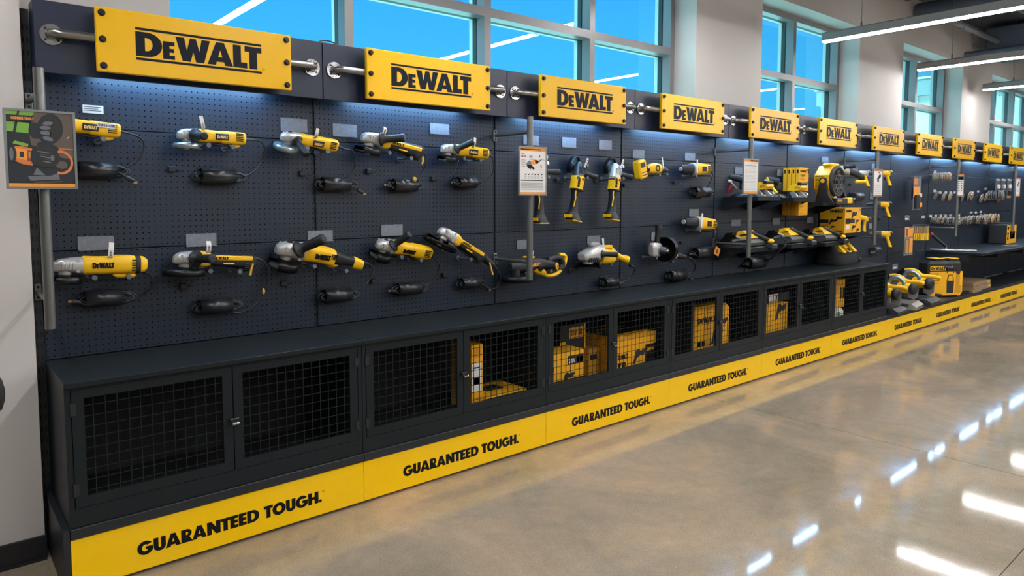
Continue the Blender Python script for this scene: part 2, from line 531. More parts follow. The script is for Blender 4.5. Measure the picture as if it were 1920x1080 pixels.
def rrect(x0, x1, z0, z1, r, n=4):
    return arc(x1-r, z0+r, r, -90, 0, n)+arc(x1-r, z1-r, r, 0, 90, n)+arc(x0+r, z1-r, r, 90, 180, n)+arc(x0+r, z0+r, r, 180, 270, n)
def spline(pts, k=8):
    """Catmull-Rom through 3-D points"""
    pts = [Vector(p) for p in pts]; q = [pts[0]*2-pts[1]]+pts+[pts[-1]*2-pts[-2]]
    out = []
    for i in range(1, len(q)-2):
        for j in range(k):
            t = j/k; a, b, c, d = q[i-1], q[i], q[i+1], q[i+2]
            out.append(0.5*((2*b)+(c-a)*t+(2*a-5*b+4*c-d)*t*t+(3*b-a-3*c+d)*t**3))
    out.append(pts[-1]); return out

# ------------------------------------------------------------------ lettering: heavy geometric capitals, cap height 1
def glyphs():
    G = {}
    w = 0.31
    G['D'] = (0.90, [[(0,0),(0.40,0)]+arc(0.40,0.5,0.50,-90,90,12,0.5)+[(0,1)]], [[(w,0.23)]+[(w,0.77)]+[(0.38,0.77)]+arc(0.38,0.5,0.19,90,-90,8,0.27)])
    G['E'] = (0.58, [[(0,0),(0.56,0),(0.56,0.23),(w,0.23),(w,0.39),(0.53,0.39),(0.53,0.61),(w,0.61),(w,0.77),(0.56,0.77),(0.56,1),(0,1)]], [])
    G['W'] = (1.26, [[(0.24,0),(0.53,0),(0.63,0.44),(0.73,0),(1.02,0),(1.26,1),(0.95,1),(0.86,0.46),(0.74,1),(0.52,1),(0.40,0.46),(0.31,1),(0,1)]], [])
    G['A'] = (0.98, [[(0,0),(0.31,0),(0.35,0.15),(0.63,0.15),(0.67,0),(0.98,0),(0.64,1),(0.34,1)]], [[(0.41,0.36),(0.49,0.66),(0.57,0.36)]])
    G['L'] = (0.56, [[(0,0),(0.55,0),(0.55,0.25),(w,0.25),(w,1),(0,1)]], [])
    G['T'] = (0.68, [[(0.185,0),(0.495,0),(0.495,0.76),(0.68,0.76),(0.68,1),(0,1),(0,0.76),(0.185,0.76)]], [])
    G['G'] = (0.98, [arc(0.5,0.5,0.5,38,322,26,0.515)+[(0.96,0.24),(0.97,0.58),(0.52,0.58),(0.52,0.38),(0.66,0.38)]+arc(0.5,0.5,0.21,-52,-308,18,0.25)], [])
    G['U'] = (0.76, [[(0,1),(0,0.36)]+arc(0.38,0.36,0.38,180,360,14,0.38)+[(0.76,1),(0.46,1),(0.46,0.37)]+arc(0.38,0.36,0.08,0,-180,8,0.12)+[(0.30,1)]], [])
    G['R'] = (0.74, [[(0,0),(w,0),(w,0.34),(0.29,0.34),(0.46,0),(0.77,0),(0.54,0.39)]+arc(0.38,0.69,0.31,-60,90,10,0.31)+[(0,1)]], [[(w,0.56),(w,0.80),(0.36,0.80)]+arc(0.36,0.68,0.10,90,-90,6,0.12)])
    G['N'] = (0.92, [[(0,0),(w,0),(w,0.48),(0.61,0),(0.92,0),(0.92,1),(0.61,1),(0.61,0.52),(w,1),(0,1)]], [])
    G['O'] = (1.02, [arc(0.51,0.5,0.51,0,345,24,0.515)], [arc(0.51,0.5,0.21,0,345,18,0.25)])
    G['H'] = (0.84, [[(0,0),(w,0),(w,0.38),(0.53,0.38),(0.53,0),(0.84,0),(0.84,1),(0.53,1),(0.53,0.62),(w,0.62),(w,1),(0,1)]], [])
    G['I'] = (0.28, [[(0,0),(0.28,0),(0.28,1),(0,1)]], [])
    G['.'] = (0.26, [arc(0.13,0.12,0.13,0,330,11)], [])
    G['X'] = (0.82, [[(0,0),(0.30,0),(0.41,0.27),(0.52,0),(0.82,0),(0.57,0.51),(0.80,1),(0.51,1),(0.41,0.75),(0.31,1),(0.02,1),(0.25,0.51)]], [])
    G['V'] = (0.92, [[(0.33,0),(0.59,0),(0.92,1),(0.63,1),(0.46,0.38),(0.29,1),(0,1)]], [])
    G['S'] = (0.62, [[(0.02,0.06)]+arc(0.30,0.28,0.32,-110,70,10,0.28)+arc(0.34,0.74,0.09,250,60,8,0.07)+[(0.54,0.76),(0.58,0.95)]+arc(0.32,0.72,0.31,50,248,10,0.28)+arc(0.26,0.27,0.10,70,-110,8,0.08)+[(0.02,0.28)]], [])
    G['K'] = (0.80, [[(0,0),(w,0),(w,0.44),(0.50,0),(0.82,0),(0.46,0.52),(0.78,1),(0.46,1),(w,0.6),(w,1),(0,1)]], [])
    G['0'] = (0.70, [arc(0.35,0.5,0.35,0,345,20,0.515)], [arc(0.35,0.5,0.11,0,345,14,0.30)])
    G['2'] = (0.66, [[(0.02,0),(0.64,0),(0.64,0.22),(0.36,0.22),(0.55,0.46)]+arc(0.33,0.70,0.29,-30,180,12,0.31)+[(0.30,0.70)]+arc(0.34,0.70,0.05,180,-30,6,0.07)+[(0.02,0.1)]], [])
    G['6'] = (0.68, [arc(0.34,0.33,0.34,0,345,20,0.34)], [arc(0.34,0.33,0.11,0,345,12,0.12)])
    G['1'] = (0.40, [[(0.10,0),(0.40,0),(0.40,1),(0.16,1),(0,0.84),(0.10,0.70)]], [])
    G['4'] = (0.74, [[(0.42,0),(0.66,0),(0.66,0.20),(0.74,0.20),(0.74,0.40),(0.66,0.40),(0.66,1),(0.38,1),(0,0.40),(0,0.20),(0.42,0.20)]], [[(0.24,0.40),(0.42,0.70),(0.42,0.40)]])
    G[' '] = (0.30, [], [])
    return G
GL = glyphs()
KERN = {'WA': -0.13, 'LT': -0.12, 'AL': -0.01, 'RA': -0.05, 'UA': -0.04, 'TO': -0.06, 'NT': -0.01, 'TE': -0.03}
def text(mb, s, x, z, h, y0, y1, mat_name=None, gap=0.05, width=None, small=(), M=None, center=False):
    """capitals standing in the x-z plane, faces towards -y"""
    adv = [(GL[c][0]*(0.74 if i in small else 1.0)) for i, c in enumerate(s)]
    total = sum(adv)+gap*(len(s)-1)+sum(KERN.get(s[i:i+2], 0.0) for i in range(len(s)-1))
    kx = h if width is None else width/total
    if center: x = x-total*kx/2
    for i, c in enumerate(s):
        sc = 0.74 if i in small else 1.0
        _, outs, holes = GL[c]
        for o in outs:
            hs = [[(x+p[0]*kx*sc, z+p[1]*h*sc) for p in q] for q in holes]
            mb.prism([(x+p[0]*kx*sc, z+p[1]*h*sc) for p in o], y0, y1, 'y', mat_name, M, hs)
        x += (adv[i]+gap+KERN.get(s[i:i+2], 0.0))*kx
    return mb
MESH = {}
def shared(key, fn):
    if key not in MESH: MESH[key] = fn()
    return MESH[key]
# ------------------------------------------------------------------ the setting
def struct(mb, name, label, parent=None):
    return mb.build(name, parent, label=label, kind='structure', cat=None if parent else 'structure')
WY0, WY1 = 0.55, 0.90          # inner and outer face of the window wall
SILL, HEAD, CEIL = 2.15, 3.355, 3.93
OPEN = [(0.562, 4.692, 4), (5.725, 7.783, 2), (8.995, 11.106, 2), (12.403, 16.53, 4)]
struct(MB('polished_concrete').box(-6, 24, -14, WY1, -0.12, 0), 'floor', 'polished beige concrete floor with a glossy sealer')
w = MB('wall_paint')
w.box(-6, 24, WY0, WY1, 0, SILL); w.box(-6, 24, WY0, WY1, HEAD, CEIL)
xs = [-6]+[q for o in OPEN for q in o[:2]]+[24]
for i in range(0, len(xs), 2): w.box(xs[i], xs[i+1], WY0, WY1, SILL, HEAD)
struct(w, 'wall_back', 'light grey painted window wall behind the tool display')
struct(MB('wall_paint').box(-6, -0.038, 0.385, WY0, 0, CEIL), 'wall_left', 'light grey wall section left of the tool display')
b_ = MB('trim_black').box(-6, -0.036, 0.372, 0.385, 0, 0.098).box(-6, -0.036, 0.362, 0.385, 0, 0.012)
struct(b_, 'baseboard_left', 'black rubber baseboard along the wall left of the display')
struct(MB('hall_paint').box(24, 24.2, -14, WY1, 0, CEIL), 'wall_right', 'grey painted far end wall of the showroom')
struct(MB('hall_paint').box(-6.2, -6, -14, WY1, 0, CEIL), 'wall_side', 'grey painted end wall behind the camera side')
struct(MB('hall_paint').box(-6, 24, -14.2, -14, 0, CEIL), 'wall_front', 'grey painted wall opposite the tool display')
struct(MB('ceiling_dark').box(-6.2, 24.2, -14.2, 1.3, CEIL, CEIL+0.4), 'ceiling', 'dark grey exposed deck ceiling')

for wi, (x0, x1, n) in enumerate(OPEN):
    fr = MB('window_frame'); ex = MB('gasket'); ec = MB('ext_metal'); fw = 0.055; TZ0, TZ1 = 2.685, 2.745
    for m, ya, yb, k in ((fr, 0.765, 0.848, 0.0), (ex, 0.860, 0.900, 0.004), (ec, 0.901, 0.935, 0.004)):
        m.box(x0, x0+fw-k, ya, yb, SILL, HEAD); m.box(x1-fw+k, x1, ya, yb, SILL, HEAD)
        m.box(x0+fw-k, x1-fw+k, ya, yb, HEAD-fw+k, HEAD); m.box(x0+fw-k, x1-fw+k, ya, yb, SILL, SILL+fw-k)
        px = (x1-x0)/n
        for i in range(n):
            a = x0+px*i+(fw if i == 0 else fw/2)-k; b = x0+px*(i+1)-(fw if i == n-1 else fw/2)+k
            m.box(a, b, ya, yb, TZ0+k, TZ1-k)
            if i: m.box(x0+px*i-fw/2+k, x0+px*i+fw/2-k, ya, yb, SILL+fw-k, HEAD-fw+k)
    root = struct(fr, 'window_%d' % (wi+1), 'grey aluminium framed window with %d pane columns above the display, number %s from the left' % (n, ['one','two','three','four'][wi]))
    root['label'] = ['wide four-column grey window at the left, above the first signs',
                     'two-column grey window with a downspout seen outside it', 'two-column grey window behind the second hanging lamp',
                     'grey window at the far right edge above the display'][wi]
    ex.build('gasket', root); ec.build('exterior_cap', root)
    for i in range(n):
        a = x0+px*i+(fw if i == 0 else fw/2)-0.006; b = x0+px*(i+1)-(fw if i == n-1 else fw/2)+0.006
        for za, zb in ((SILL+fw-0.006, TZ0+0.006), (TZ1-0.006, HEAD-fw+0.006)):
            MB('window_glass').box(a, b, 0.850, 0.856, za, zb).build('pane', root)

# outside
struct(MB('ext_ground').box(-60, 90, 0.95, 90, -0.4, -0.2), 'ground', 'pale concrete yard outside the windows')
BX = 24.0
_c = at(1545, 172, x=BX); by1, bz = _c.y, _c.z
bl = thing('metal_building', 'white ribbed metal building wing seen through the right windows', 'building', (BX, 5, -0.2))
wl = MB('ext_metal').box(0, 14, -3.6, by1-5, 0, bz+0.2-0.05)
k = -3.6
while k < by1-5:
    wl.box(-0.03, 0, k, k+0.05, 0, bz+0.2-0.45); k += 0.42
wl.build('wall', bl)
MB('ext_fascia').box(-0.22, 14, -3.6, by1-5+0.15, bz+0.2-0.5, bz+0.2).build('fascia', bl)
MB('ext_metal').box(-0.26, 14, -3.6, by1-5+0.2, bz+0.2, bz+0.26).build('roof_edge', bl)
ds = MB('ext_fascia').prism([(-0.13,0),(0.13,0),(0.25,0.3),(-0.25,0.3)], -0.15, 0.12, 'x')
ds.box(-0.16, 0.1, -0.09, 0.09, -4.2, 0)
ds.build('downspout', bl, loc=(-0.16, by1-5-0.25, bz-0.55))

# ------------------------------------------------------------------ pendant lamps
LX0, LDX, LZ = 4.18, 2.44, 3.0
lamp_lab = {-2: 'behind the camera, above the left wall', -1: 'out of frame above the first bay', 0: 'just above the top edge near the wide window',
            1: 'largest in view, crossing the upper right corner', 2: 'in front of the third window', 3: 'smallest, in front of the fourth window',
            4: 'beyond the right edge', 5: 'farthest of the row beyond the right edge'}
for k in range(-2, 6):
    x = LX0+LDX*k
    t = thing('pendant_lamp', 'long white linear pendant lamp '+lamp_lab[k], 'lamp', (x, 0.40, LZ), 'linear pendant lamps')
    L = -9.6
    bd = MB('lamp_body').prism([(-0.040, 0.015), (-0.037, 0.015), (-0.037, 0.030), (0.037, 0.030), (0.037, 0.015), (0.040, 0.015), (0.040, 0.085), (0.026, 0.095), (-0.026, 0.095), (-0.040, 0.085)], 0.0, L, 'y')
    bd.box(-0.040, 0.040, 0, 0.004, 0.0, 0.09)
    bd.build('housing', t)
    for a in range(4):
        y0 = -0.004-a*2.4
        MB('lamp_glow').prism([(-0.024, 0.0), (0.024, 0.0), (0.036, 0.016), (0.036, 0.028), (-0.036, 0.028), (-0.036, 0.016)], y0-2.38, y0, 'y').build('diffuser', t)
    for yy in (-0.35, -2.45, -4.85, -7.2):
        MB('pipe_paint').cyl((0, yy, 0.095), (0, yy, CEIL-LZ), 0.003, n=6).cyl((0, yy, 0.095), (0, yy, 0.14), 0.009, n=8).build('suspension_cable', t)

# ducts, pipe and channels under the ceiling
d = MB('duct_paint').cyl((0, 0, 0), (0, -8, 0), 0.112, n=24)
for q in range(7): d.cyl((0, -0.02-q*1.2, 0), (0, -0.06-q*1.2, 0), 0.117, n=24)
d.build('air_duct', loc=(9.30, 0.52, 3.75), label='thick round grey air duct ending near the wall above the largest lamp', cat='duct')
d = MB('duct_paint').cyl((0, 0, 0), (0, -8, 0), 0.05, n=18).cyl((0, 0.01, 0), (0, -0.05, 0), 0.055, n=18)
d.build('air_duct', loc=(10.87, 0.45, 3.42), label='thin round grey duct ending near the wall above the second lamp', cat='duct')
d = MB('duct_paint').box(-0.3, 0.5, -1.2, 0, -0.2, 0.2, c=0.02)
d.build('ceiling_box', loc=(11.75, 0.40, 3.67), label='dark grey box unit hung under the ceiling behind the thin duct', cat='box')
d = MB('duct_paint').box(-0.2, 0.2, -5, 0, -0.06, 0.05)
d.build('ceiling_beam', loc=(8.70, 0.50, 3.88), label='dark beam under the ceiling above the thick round duct', cat='beam')
d = MB('pipe_paint').tube([(9.55, 0.25, 3.66), (22, 0.25, 3.66)], 0.035, n=12)
for q in range(7): d.cyl((10+1.7*q, 0.25, 3.66), (10.08+1.7*q, 0.25, 3.66), 0.045, n=12).cyl((10.04+1.7*q, 0.25, 3.69), (10.04+1.7*q, 0.25, CEIL), 0.006, n=6)
d.build('ceiling_pipe', label='grey pipe running along the wall under the ceiling', cat='pipe')
d = MB('pipe_paint').tube(spline([(11.35, 0.52, CEIL), (11.36, 0.52, 3.75), (11.42, 0.52, 3.64), (11.6, 0.50, 3.62)]), 0.012, n=8)
d.build('conduit', label='bent grey conduit dropping down the wall to the ceiling box', cat='conduit')
for q, (xx, yy) in enumerate(((10.3, -0.25), (12.4, -1.2))):
    MB('pipe_paint').box(-0.8, 0.8, -0.02, 0.02, 0, 0.04).cyl((-0.7, 0, 0.04), (-0.7, 0, CEIL-3.8), 0.006, n=6).cyl((0.7, 0, 0.04), (0.7, 0, CEIL-3.8), 0.006, n=6).build(
        'strut_channel', loc=(xx, yy, 3.8), label='thin metal strut channel hung below the ceiling '+('near the thick duct' if q == 0 else 'farther from the wall'), cat='channel')

# ------------------------------------------------------------------ display bays
NB = 13
ORD = ['first', 'second', 'third', 'fourth', 'fifth', 'sixth', 'seventh', 'eighth', 'ninth', 'tenth', 'eleventh', 'twelfth', 'thirteenth', 'fourteenth']
PY = 0.469
for n in range(NB+1):
    up = MB('upright_paint'); a = -0.030 if n == 0 else -0.012; b = 0.002 if n == 0 else 0.012
    up.box(a, b, 0.008, 0.07, 0, 2.235)
    z = 0.1
    while z < 2.2:
        for q in ((-0.024, -0.018), (-0.009, -0.003)) if n == 0 else ((-0.006, -0.002), (0.002, 0.006)):
            up.box(q[0], q[1], 0.0065, 0.009, z, z+0.022, 'slot_dark')
        z += 0.05
    up.build('upright_post', loc=(n*P, PY, 0), label='dark slotted steel upright %s' % ('at the left end beside the wall' if n == 0 else 'at the right end' if n == NB else 'between the %s and %s bays' % (ORD[n-1], ORD[n])), cat='post', group='slotted uprights')

rows = [('lower', 0.802, 1.253), ('middle', 1.257, 1.769), ('upper', 1.773, 2.24)]
for n in range(NB):
    rr = rows+([('base', 0.262, 0.798)] if n >= 6 else [])
    for nm, z0, z1 in rr:
        MB('pegboard').box(0.007, P-0.007, 0, 0.015, 0, z1-z0, c=0.0015).build('pegboard_panel', loc=(n*P, PY, z0),
            label='dark perforated %s pegboard panel of the %s display bay from the left' % (nm, ORD[n]), cat='pegboard', group='pegboard panels')

for n in range(NB):
    h = thing('header_panel', 'dark navy header box carrying the %s brand sign from the left' % ORD[n], 'header', (n*P, 0.347, 1.97), 'header boxes')
    x0, x1 = 0.002, P-0.002
    MB('header_paint').box(x0, x1, 0, 0.012, 0, 0.281, c=0.002).box(x0, x1, 0.012, 0.12, 0.267, 0.281).box(x0, x0+0.003, 0.012, 0.12, 0.005, 0.267).box(x1-0.003, x1, 0.012, 0.12, 0.005, 0.267).build('body', h)
    ls = MB('lamp_body').box(0.22, 0.98, 0.030, 0.062, 0.030, 0.267).box(0.225, 0.975, 0.033, 0.059, 0.024, 0.030, 'strip_glow')
    ls.build('light_strip', h)

# brand signs
def sign_meshes():
    p = MB('sign_yellow'); p.box(-0.408, 0.408, 0, 0.022, -0.128, 0.128, c=0.003)
    lg = MB('logo_dark')
    y0, y1 = -0.0012, 0.0006
    lg.box(-0.264, 0.264, y0, y1, 0.056, 0.066).box(-0.264, 0.264, y0, y1, -0.066, -0.056)
    text(lg, 'DEWALT', -0.264, -0.0495, 0.099, y0, y1, gap=0.02, width=0.528, small=(1,))
    rg = lg
    rg.prism(arc(0.272, -0.046, 0.0055, 0, 330, 11), y0, y1, 'y', holes=[arc(0.272, -0.046, 0.004, 0, 330, 11)])
    bt = MB('bolt_black').cyl((0, 0, 0), (0, -0.003, 0), 0.014, n=16).cyl((0, -0.003, 0), (0, -0.013, 0), 0.0105, n=6, smooth=False)
    pp = MB('brushed_steel')
    pts = [(0, 0.083, 0), (0, 0.045, 0)]+[(0.03-0.03*math.cos(math.radians(a)), 0.045-0.03*math.sin(math.radians(a)), 0) for a in range(15, 91, 15)]+[(0.19, 0.015, 0)]
    pts = [(a, b+0.018, c) for a, b, c in pts]
    pp.tube(pts, 0.017, n=14)
    fl = MB('chrome').cyl((0, 0.083, 0), (0, 0.077, 0), 0.042, 0.041, n=28).cyl((0, 0.077, 0), (0, 0.062, 0), 0.023, 0.019, n=20)
    for a in range(4):
        w_ = math.radians(45+90*a)
        fl.cyl((0.031*math.cos(w_), 0.077, 0.031*math.sin(w_)), (0.031*math.cos(w_), 0.074, 0.031*math.sin(w_)), 0.005, n=10, mat_name='bolt_black')
    return p.mesh('panel'), lg.mesh('logo'), bt.mesh('bolt'), pp.mesh('bracket_pipe'), fl.mesh('flange')
sm = sign_meshes()
for n in range(NB):
    s = thing('brand_sign', 'yellow bolted brand sign with dark lettering, %s from the left along the header' % ORD[n], 'sign', ((n+0.5)*P, 0.262, 2.111), 'yellow brand signs')
    put(sm[0], 'panel', s); put(sm[1], 'logo', s)
    for sx in (-1, 1):
        for q in (-0.104, 0, 0.104): put(sm[2], 'bolt', s, (sx*0.385, 0, q))
        pi = put(sm[3], 'bracket_pipe', s, (sx*0.549, 0.0, 0.008), rot=(0, 0, 0) if sx < 0 else None)
        if sx > 0: pi.scale = (-1, 1, 1)
        put(sm[4], 'flange', pi)

# plinth with yellow kick panels
def kick_meshes():
    lb = MB('upright_paint').box(0.001, P-0.001, -0.010, 0.465, 0.210, 0.250, c=0.002).box(0.001, P-0.001, 0.02, 0.465, 0.0, 0.21)
    kp = MB('kick_yellow').box(0.001, P-0.001, -0.004, 0.015, 0.014, 0.209, c=0.001)
    tx = MB('lettering_black'); text(tx, 'GUARANTEED TOUGH.', 0.222, 0.074, 0.054, -0.0052, -0.0036, gap=0.025, width=0.778)
    tx.prism(arc(1.008, 0.121, 0.0045, 0, 330, 11), -0.0052, -0.0036, 'y', holes=[arc(1.008, 0.121, 0.0033, 0, 330, 11)])
    return lb.mesh('plinth'), kp.mesh('kick_panel'), tx.mesh('lettering')
km = kick_meshes()
XC = [0, 1.003, 2.002, 2.985, 3.995, 5.005, 6.015]
XC = [q*P for q in XC]+[q*P for q in range(7, NB+1)]
for n in range(NB):
    t = thing('plinth', 'dark plinth with yellow slogan kick panel, %s from the left' % ORD[n], 'plinth', (XC[n], 0, 0), 'plinths with yellow kick panels')
    t.scale = ((XC[n+1]-XC[n])/P, 1, 1)
    put(km[0], 'base', t); k_ = put(km[1], 'kick_panel', t); put(km[2], 'lettering', k_)
MB('upright_paint').box(-0.022, -0.001, -0.004, 0.46, 0.0, 0.248).build('plinth_end_panel', label='black end panel closing the left end of the plinth', cat='panel')

# mesh door cabinets
def grille(w, h):
    g = MB('steel_dark'); s = 0.0405
    x = s*0.75
    while x < w: g.box(x-0.0014, x+0.0014, 0.0, 0.0028, 0, h); x += s
    z = h-s*0.75
    while z > 0: g.box(0, w, 0.0022, 0.005, z-0.0014, z+0.0014); z -= s
    return g
def cab_meshes():
    c = MB('steel_dark'); W = P-0.002
    c.box(0.001, 0.020, 0.0, 0.462, 0.0, 0.528).box(W-0.019, W, 0.0, 0.462, 0.0, 0.528)
    c.box(0.020, W-0.019, 0.0, 0.018, 0.0, 0.070).box(0.020, W-0.019, 0.018, 0.462, 0.0, 0.03, 'steel_inside')
    c.box(0.020, W-0.019, 0.452, 0.462, 0.03, 0.528, 'steel_inside').box(0.020, W-0.019, 0.0, 0.018, 0.518, 0.528)
    tp = MB('steel_dark').box(0.0, P-0.001, -0.014, 0.463, 0.528, 0.549, c=0.002)
    dw, dh = 0.5835, 0.445
    d = MB('steel_dark'); m = 0.040
    d.prism([(0,0),(dw,0),(dw,dh),(0,dh)], 0, 0.016, 'y', holes=[[(m,m),(m,dh-0.033),(dw-m,dh-0.033),(dw-m,m)]])
    g = grille(dw-2*m, dh-m-0.033)
    hg = MB('upright_paint').cyl((0,0,-0.025), (0,0,0.025), 0.005, n=10).box(0, 0.016, -0.004, 0.0, -0.022, 0.022)
    lk = MB('bolt_black').box(-0.022, 0.022, -0.014, 0.0, -0.006, 0.014, c=0.004).box(-0.014, 0.016, -0.028, -0.012, -0.012, -0.002, 'chrome', c=0.002).cyl((0.004,-0.028,-0.007), (0.004,-0.030,-0.007), 0.003, n=10, mat_name='brass')
    return [q.mesh(nm) for q, nm in ((c,'carcass'),(tp,'top'),(d,'door'),(g,'grille'),(hg,'hinge'),(lk,'lock'))]
cm = cab_meshes(); m_ = 0.040
for n in range(6):
    t = thing('mesh_cabinet', 'low dark steel cabinet with two wire mesh doors, %s from the left' % ORD[n], 'cabinet', (XC[n], 0, 0.2515), 'wire mesh cabinets')
    t.scale = ((XC[n+1]-XC[n])/P, 1, 1)
    put(cm[0], 'carcass', t); put(cm[1], 'top', t)
    for s in (0, 1):
        d = put(cm[2], 'door', t, (0.0235 if s == 0 else 0.6115, -0.001, 0.072))
        put(cm[3], 'grille', d, (m_, 0.004, m_))
        for q in (0.07, 0.375): 
            hh = put(cm[4], 'hinge', d, (-0.003 if s == 0 else 0.5865, 0.0, q))
            if s: hh.scale = (-1, 1, 1)
    put(cm[5], 'lock', t, (0.610, -0.001, 0.285))

# far counter over the platform
t = thing('counter_shelf', 'long dark counter shelf standing out from the right bays', 'shelf', (8*P, 0, 0))
MB('steel_dark').box(0, 5*P, -0.15, 0.465, 0.752, 0.785, c=0.003).build('top', t)
for q in range(0, 6):
    MB('upright_paint').box(q*P-0.004 if q else 0.0, q*P+0.004 if q else 0.02, 0.0, 0.465, 0.66, 0.752).build('bracket', t)

# display poles with arms
pole_me = MB('pole_grey').cyl((0,0,0.985), (0,0,1.952), 0.0185, n=20).mesh('pole')
cap_me = MB('bolt_black').cyl((0,0,1.950), (0,0,1.956), 0.0165, n=20).mesh('cap')
arm_me = MB('pole_grey').cyl((0,0.0,0), (0,0.325,0), 0.011, n=14).mesh('arm')
brk_me = MB('pole_grey').box(-0.014, 0.014, 0.318, 0.336, -0.035, 0.035, c=0.003).cyl((0,0.318,0.022), (0,0.313,0.022), 0.006, n=8, mat_name='bolt_black').cyl((0,0.318,-0.022), (0,0.313,-0.022), 0.006, n=8, mat_name='bolt_black').mesh('bracket')
for i, n in enumerate((0, 2, 4, 6, 8, 10, 12)):
    t = thing('display_pole', 'grey vertical tube on two arms %s' % ('carrying the picture placard at the left end' if i == 0 else 'at bay joint, %s pole from the left' % ORD[i]), 'pole', (n*P-(0.013 if n == 0 else 0), 0.14, 0), 'grey display poles')
    put(pole_me, 'pole', t); put(cap_me, 'cap', t)
    for z in (1.09, 1.865):
        a = put(arm_me, 'arm', t, (0, 0, z)); put(brk_me, 'bracket', a)
# ------------------------------------------------------------------ tools on the pegboards
def world_child(mb, name, parent, **kw):
    """mesh drawn in world coordinates, hung under its tool"""
    bpy.context.view_layer.update()
    M = parent.matrix_world.inverted()
    mb.v = [M @ p for p in mb.v]
    return mb.build(name, parent, **kw)

def rot_to(dx, dz): return (0, -math.atan2(dz, dx), 0)

def side_handle(d, base, L=0.115):
    """screw-in side handle: flange, waisted grip, end bulb"""
    h = MB('tool_black'); d = Vector(d).normalized(); b = Vector(base)
    h.lathe(b, d, [(0, 0.008), (0, 0.031), (0.006, 0.033), (0.010, 0.030), (0.016, 0.019), (0.03, 0.0165), (0.055, 0.0175), (0.09, 0.0185), (0.106, 0.020), (0.113, 0.018), (0.115, 0.012), (0.113, 0.0)], 20)
    return h

def guard(r, h, style, a0=20, a1=200, z=-0.044):
    g = MB('guard_silver' if style == 'silver' else 'guard_black')
    g.lathe((-0.012, 0, z), (0, 0, -1), [(-0.001, 0.018), (-0.001, r-0.004), (0.003, r), (h, r), (h, r-0.002), (0.004, r-0.002), (0.001, r-0.006), (0.001, 0.018), (-0.001, 0.018)], 30, arc=(math.radians(a0), math.radians(a1)), ref=(1, 0, 0))
    g.cyl((-0.012, 0, z-0.008), (-0.012, 0, z+0.010), 0.024, 0.024, 20)
    return g

